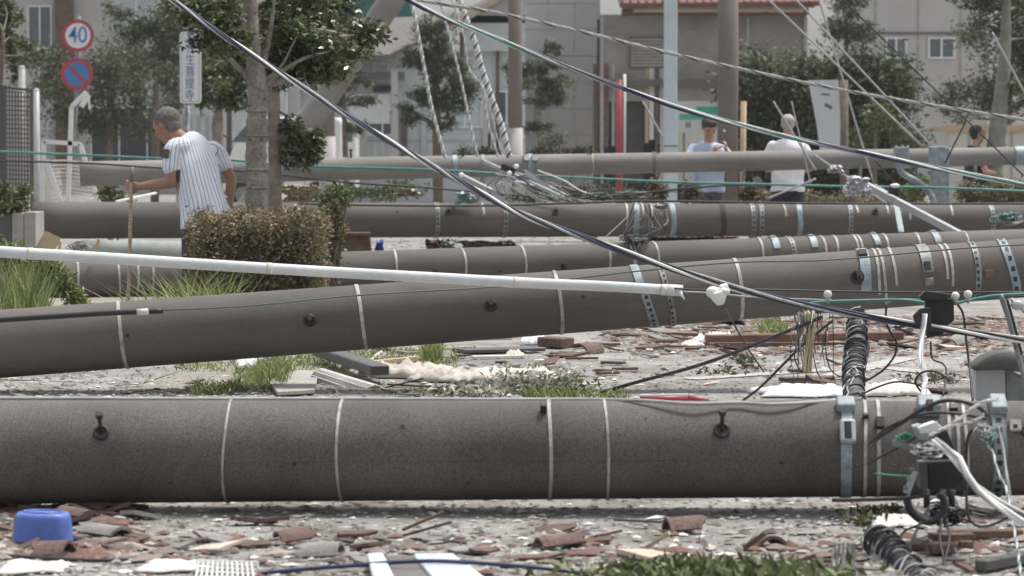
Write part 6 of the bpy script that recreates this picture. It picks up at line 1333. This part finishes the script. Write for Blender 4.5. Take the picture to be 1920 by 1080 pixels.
# red and white thing, white sheet, light blue planks at the bottom
def gsheet(name, label, cat, pts, h, m, z=.01):
    b = MB(); f = [G(*p) for p in pts]; n = len(f); vs = [Vector((p.x, p.y, z)) for p in f] + [Vector((p.x, p.y, z + h)) for p in f]
    b.add(vs, [list(range(n))[::-1], [n + i for i in range(n)]] + [(i, (i + 1) % n, n + (i + 1) % n, n + i) for i in range(n)], 0, False); o = b.build(name, M[m]); bv = o.modifiers.new('bevel', 'BEVEL'); bv.width = .003; return tag(recentre(o), label, cat)
t = thing('red_cone_tube', 'red and white striped plastic tube lying behind the nearest pole', 'road marker', G(1260, 746))
pa, pb, pc_ = P(1200, 749, 400), P(1290, 748, 400), P(1330, 750, 400); b = MB(); b.tube([pa, pa.lerp(pb, .5), pb], .017, 14); b.build('red_tube', M['red'], t); b = MB(); b.tube([pb, pb.lerp(pc_, .6), pc_], [.0172, .011, .003], 14); b.build('tip', M['red'], t)
b = MB(); b.beam(P(1200, 741, 404), P(1290, 740, 404), .03, .008); b.build('white_stripe', M['white'], t)
crumple('plastic_sheet', 'long white plastic sheet lying on the asphalt left of the spiral cable bundle', 'plastic sheet', (1520, 742), 190, 40, 400, 'whitecloth', 11, .15, True, dep=.10)
crumple('plastic_sheet', 'cream-white board-like sheet lying right of the spiral cable bundle', 'plastic sheet', (1675, 740), 120, 50, 400, 'offwhite', 12, .12, True, dep=.10)
crumple('plastic_bag', 'crumpled white plastic bag on the reddish beam', 'plastic bag', (1345, 645), 78, 26, 300, 'whitecloth', 13, .3, True, dep=.06)
crumple('plastic_bag', 'small grey-white scrap left of the crumpled bag', 'plastic scrap', (1298, 650), 36, 12, 300, 'offwhite', 14, .3, True, dep=.05)
for i, (x, y, w, h, mm, lab) in enumerate(((765, 708, 150, 38, 'cloth', 'largest beige crumpled cloth on the verge below the slanting pole'), (850, 716, 150, 32, 'cloth', 'second beige cloth fold right of the largest one'), (935, 710, 120, 24, 'offwhite', 'whitish torn cloth at the right end of the cloth heap'), (712, 706, 70, 30, 'cloth', 'small beige cloth fold by the curved board'), (990, 712, 90, 26, 'offwhite', 'white torn paper pieces beside the torn leaves'), (890, 738, 120, 8, 'offwhite', 'thin strip of white litter right behind the nearest pole'), (478, 692, 64, 32, 'whitecloth', 'small crumpled white bag on the verge at the left'), (1000, 646, 40, 36, 'whitecloth', 'pale crumpled bag standing at the foot of the slanting pole'), (965, 668, 30, 12, 'tilepale', 'pinkish scrap beside the dark flat board'), (1680, 985, 90, 18, 'offwhite', 'white crumpled litter under the black hose loop'), (330, 1068, 130, 12, 'offwhite', 'pale torn sheet on the ground at the bottom left'), (60, 1070, 120, 14, 'offwhite', 'broken white plaster in the bottom left corner'))):
    crumple('crumpled_cloth' if 'cloth' in lab else 'litter', lab, 'cloth' if 'cloth' in lab else 'litter', (x, y), w, h, 380, mm, 20 + i, .42, True, n=16, dep=.07)
# wicker roll
t = thing('wicker_roll', 'white ribbed wicker roll lying on its side on the verge', 'basket', G(640, 738)); pa = P(600, 712, 370); pb = P(700, 748, 380); b = MB(); n = 26
d = (pb - pa).normalized(); q = MB(); q.tube([pa, pa.lerp(pb, .5), pb], [.052, .062, .066], 24, True); q.build('core', M['conc_grey'], t)
q = MB()
for i in range(n):
    c = pa.lerp(pb, i / (n - 1)); r_ = .055 + .014 * i / n; x = d.cross(Vector((0, 0, 1))).normalized(); y = x.cross(d); q.tube([c + x * math.cos(a * .2618) * r_ + y * math.sin(a * .2618) * r_ for a in range(25)], .0042, 6, False)
q.build('hoops', M['offwhite'], t); q = MB()
for a in range(14):
    x = d.cross(Vector((0, 0, 1))).normalized(); y = x.cross(d); w = x * math.cos(a * .449) + y * math.sin(a * .449); q.tube([pa + w * .057, pa.lerp(pb, .5) + w * .063, pb + w * .071], .0035, 6)
q.build('ribs', M['white'], t)
gsheet('grey_board', 'ribbed grey board lying left of the wicker roll', 'board', [(500, 722), (560, 704), (598, 706), (590, 742), (520, 746)], .02, 'conc_grey')
# stuff at the bottom edge
M['paleblue'] = mat('pale_blue_board', (.48, .56, .60), .6, 0, .12, 3)
gsheet('pale_blue_board', 'pale blue board at the bottom edge left of the middle', 'board', [(688, 1064), (718, 1062), (740, 1110), (700, 1110)], .02, 'paleblue', .02)
gsheet('pale_blue_board', 'wider pale blue board slanting at the bottom edge in the middle', 'board', [(775, 1062), (850, 1060), (915, 1110), (815, 1110)], .015, 'paleblue', .02)
gsheet('grey_board', 'dark grey board lying between the two pale blue boards', 'board', [(726, 1060), (790, 1056), (810, 1100), (736, 1100)], .015, 'roofgrey')
t = thing('white_crate', 'crushed white plastic basket on its side at the bottom left of the middle', 'basket', G(420, 1075)); q = MB()
for i in range(12): q.tube([G(372 + i * 9, 1054, .03), G(366 + i * 10, 1090, .05)], .0035, 5)
for j in range(5): q.tube([G(372, 1056 + j * 8, .035 + j * .004), G(480, 1060 + j * 8, .03)], .003, 5)
q.build('mesh_side', M['white'], t)
q = MB(); q.beam(G(368, 1056, .02), G(484, 1060, .02), .012, .02); q.build('rim', M['white'], t)
# between the far poles
for i, (x, y, w, h, s_, mm, lab) in enumerate(((872, 372, 34, 20, 185, 'mint', 'pale green crumpled sheet on top of the brown pole behind'), (660, 455, 60, 34, 190, 'darkwood', 'dark brown box under the brown pole right of the brown hedge'), (712, 462, 14, 20, 190, 'blue', 'small blue scrap beside the dark brown box under the brown pole'), (560, 362, 60, 30, 165, 'sandstone', 'sand-coloured crumpled board beyond the brown pole behind the trunks'), (762, 362, 44, 16, 165, 'tilepale', 'pinkish scrap beyond the brown pole'))):
    if lab.startswith('dark brown box'):
        t = thing('box', lab, 'box', G(x, y + 30)); lump([(x - 34, y - 16), (x + 34, y - 16), (x + 38, y + 30), (x - 34, y + 32)], s_, .3, mm, 'case', t, .01); lump([(x - 36, y - 19), (x + 36, y - 19), (x + 36, y - 14), (x - 36, y - 14)], s_ + 1, .3, mm, 'lid', t, .004)
    else: crumple('litter', lab, 'litter', (x, y), w, h, s_, mm, 40 + i, .4)
for i, (x, y, w, h, mm, lab) in enumerate(((830, 462, 50, 24, 'lightgrey', 'tilted pale grey board between the two middle poles'), (812, 462, 24, 26, 'redwood', 'red-brown board propping the pale one between the middle poles'), (905, 458, 90, 14, 'conc_grey', 'heap of grey sheets between the middle poles'), (950, 462, 40, 20, 'darkwood', 'dark broken board between the middle poles'), (1260, 448, 120, 10, 'roofgrey', 'low dark heap of wreckage between the middle poles at the right'), (1340, 448, 70, 10, 'redwood', 'low red-brown heap of wreckage between the middle poles'))):
    crumple('wreckage', lab, 'debris', (x, y), w, h, 180, mm, 60 + i, .3)

# larger curved roof tiles
def barrel(i):
    rr = random.Random(300 + i); L = rr.uniform(.12, .22); Rr = rr.uniform(.07, .10); a0 = R(rr.uniform(25, 45)); a1 = R(rr.uniform(125, 155)); n = 9; b = MB(); vs = []
    for e in (0, 1):
        for k in range(n + 1):
            a = a0 + (a1 - a0) * k / n; j = rr.uniform(-.02, .02) if e else 0
            for q in (Rr, Rr - .013): vs.append((math.cos(a) * q, e * L + j, math.sin(a) * q - math.sin(a0) * Rr + .012))
    fs = []; N = (n + 1) * 2
    for k in range(n):
        o_ = k * 2; fs += [(o_, o_ + 2, N + o_ + 2, N + o_), (o_ + 1, N + o_ + 1, N + o_ + 3, o_ + 3), (o_, o_ + 1, o_ + 3, o_ + 2), (N + o_, N + o_ + 2, N + o_ + 3, N + o_ + 1)]
    fs += [(0, N, N + 1, 1), (2 * n, 2 * n + 1, N + 2 * n + 1, N + 2 * n)]
    b.add(vs, fs, 0, False); return b
for i, (x, y, lab) in enumerate(((168, 985, 'right of the blue basin'), (40, 958, 'behind the blue basin'), (228, 1012, 'farther right of the blue basin'), (130, 1046, 'in front of the blue basin'), (205, 962, 'close to the nearest pole beside the basin'), (520, 1020, 'left of the two pale blue boards'), (640, 1045, 'just left of the pale blue boards'), (1010, 1030, 'right of the pale blue boards'), (1250, 1000, 'behind the torn foliage at the bottom'), (1450, 1030, 'near the cable bunch at the bottom'), (1180, 618, 'beside the perforated straps under the slanting pole'), (1385, 612, 'left of the green weed under the slanting pole'), (1700, 616, 'below the black junction housing'), (1850, 640, 'beside the hanging steel bracket'), (1780, 652, 'behind the lamp housing'), (1085, 664, 'right of the brick by the slanting pole'))):
    o = barrel(i).build('roof_tile', M[('tilered', 'tilebrown', 'tilegrey', 'tilered')[i % 4]]); g_ = G(x, y); g_.z = .004; o.location = g_; o.rotation_euler = (random.gauss(0, .08), random.gauss(0, .12), random.uniform(-1.5, 1.5)); k = .75 if y > 900 else 1; o.scale = (k, k, k)
    tag(o, 'curved broken %s roof tile %s' % (('dull red', 'brown', 'grey', 'dull red')[i % 4], lab), 'roof tile', 'larger curved roof tiles in the rubble', 'thing')
# broken sticks and laths mixed into the rubble
for i in range(34):
    z = random.choice([(20, 960, 1640, 1075), (1150, 600, 1880, 655), (650, 655, 1080, 735)]); px_, py_ = random.uniform(z[0], z[2]), random.uniform(z[1], z[3]); p = G(px_, py_); a = random.uniform(-.7, .7); l = random.uniform(.08, .3) * (.6 if z[1] > 900 else 1)
    p.z = .012; q_ = p + Vector((math.cos(a) * l, math.sin(a) * l, random.choice((0, 0, .02, .05)))); mm = random.choice(['wood', 'darkwood', 'darkwood', 'boxgrey']); near = 'along the bottom edge' if z[1] > 900 else 'under the slanting pole' if z[0] > 1000 else 'beside the cloth heap'
    third = ('left', 'middle', 'right')[min(2, int(3 * (px_ - z[0]) / (z[2] - z[0])))]; dep = 'back' if (py_ - z[1]) / (z[3] - z[1]) < .5 else 'front'
    plank('%s %s splinter at the %s %s of the rubble %s' % ('long' if l > .16 else 'short', {'wood': 'pale wooden', 'darkwood': 'dark wooden', 'boxgrey': 'charcoal'}[mm], dep, third, near), [p, q_], random.uniform(.008, .025), random.uniform(.006, .014), mm, 'wood splinter', 'wood_splinter', 'wood splinters ' + near)
# thin dusty air over the whole place
b = MB(); b.box((0, 390, 6.0), (1100, 860, 14)); hz_ = bpy.data.materials.new('dusty_air'); hz_.use_nodes = True; nt = hz_.node_tree; nt.nodes.remove(nt.nodes['Principled BSDF']); pv = nt.nodes.new('ShaderNodeVolumePrincipled'); pv.inputs['Color'].default_value = (.93, .95, .97, 1); pv.inputs['Density'].default_value = .0004; nt.links.new(pv.outputs[0], nt.nodes['Material Output'].inputs['Volume'])
tag(b.build('haze', hz_), kind='stuff')
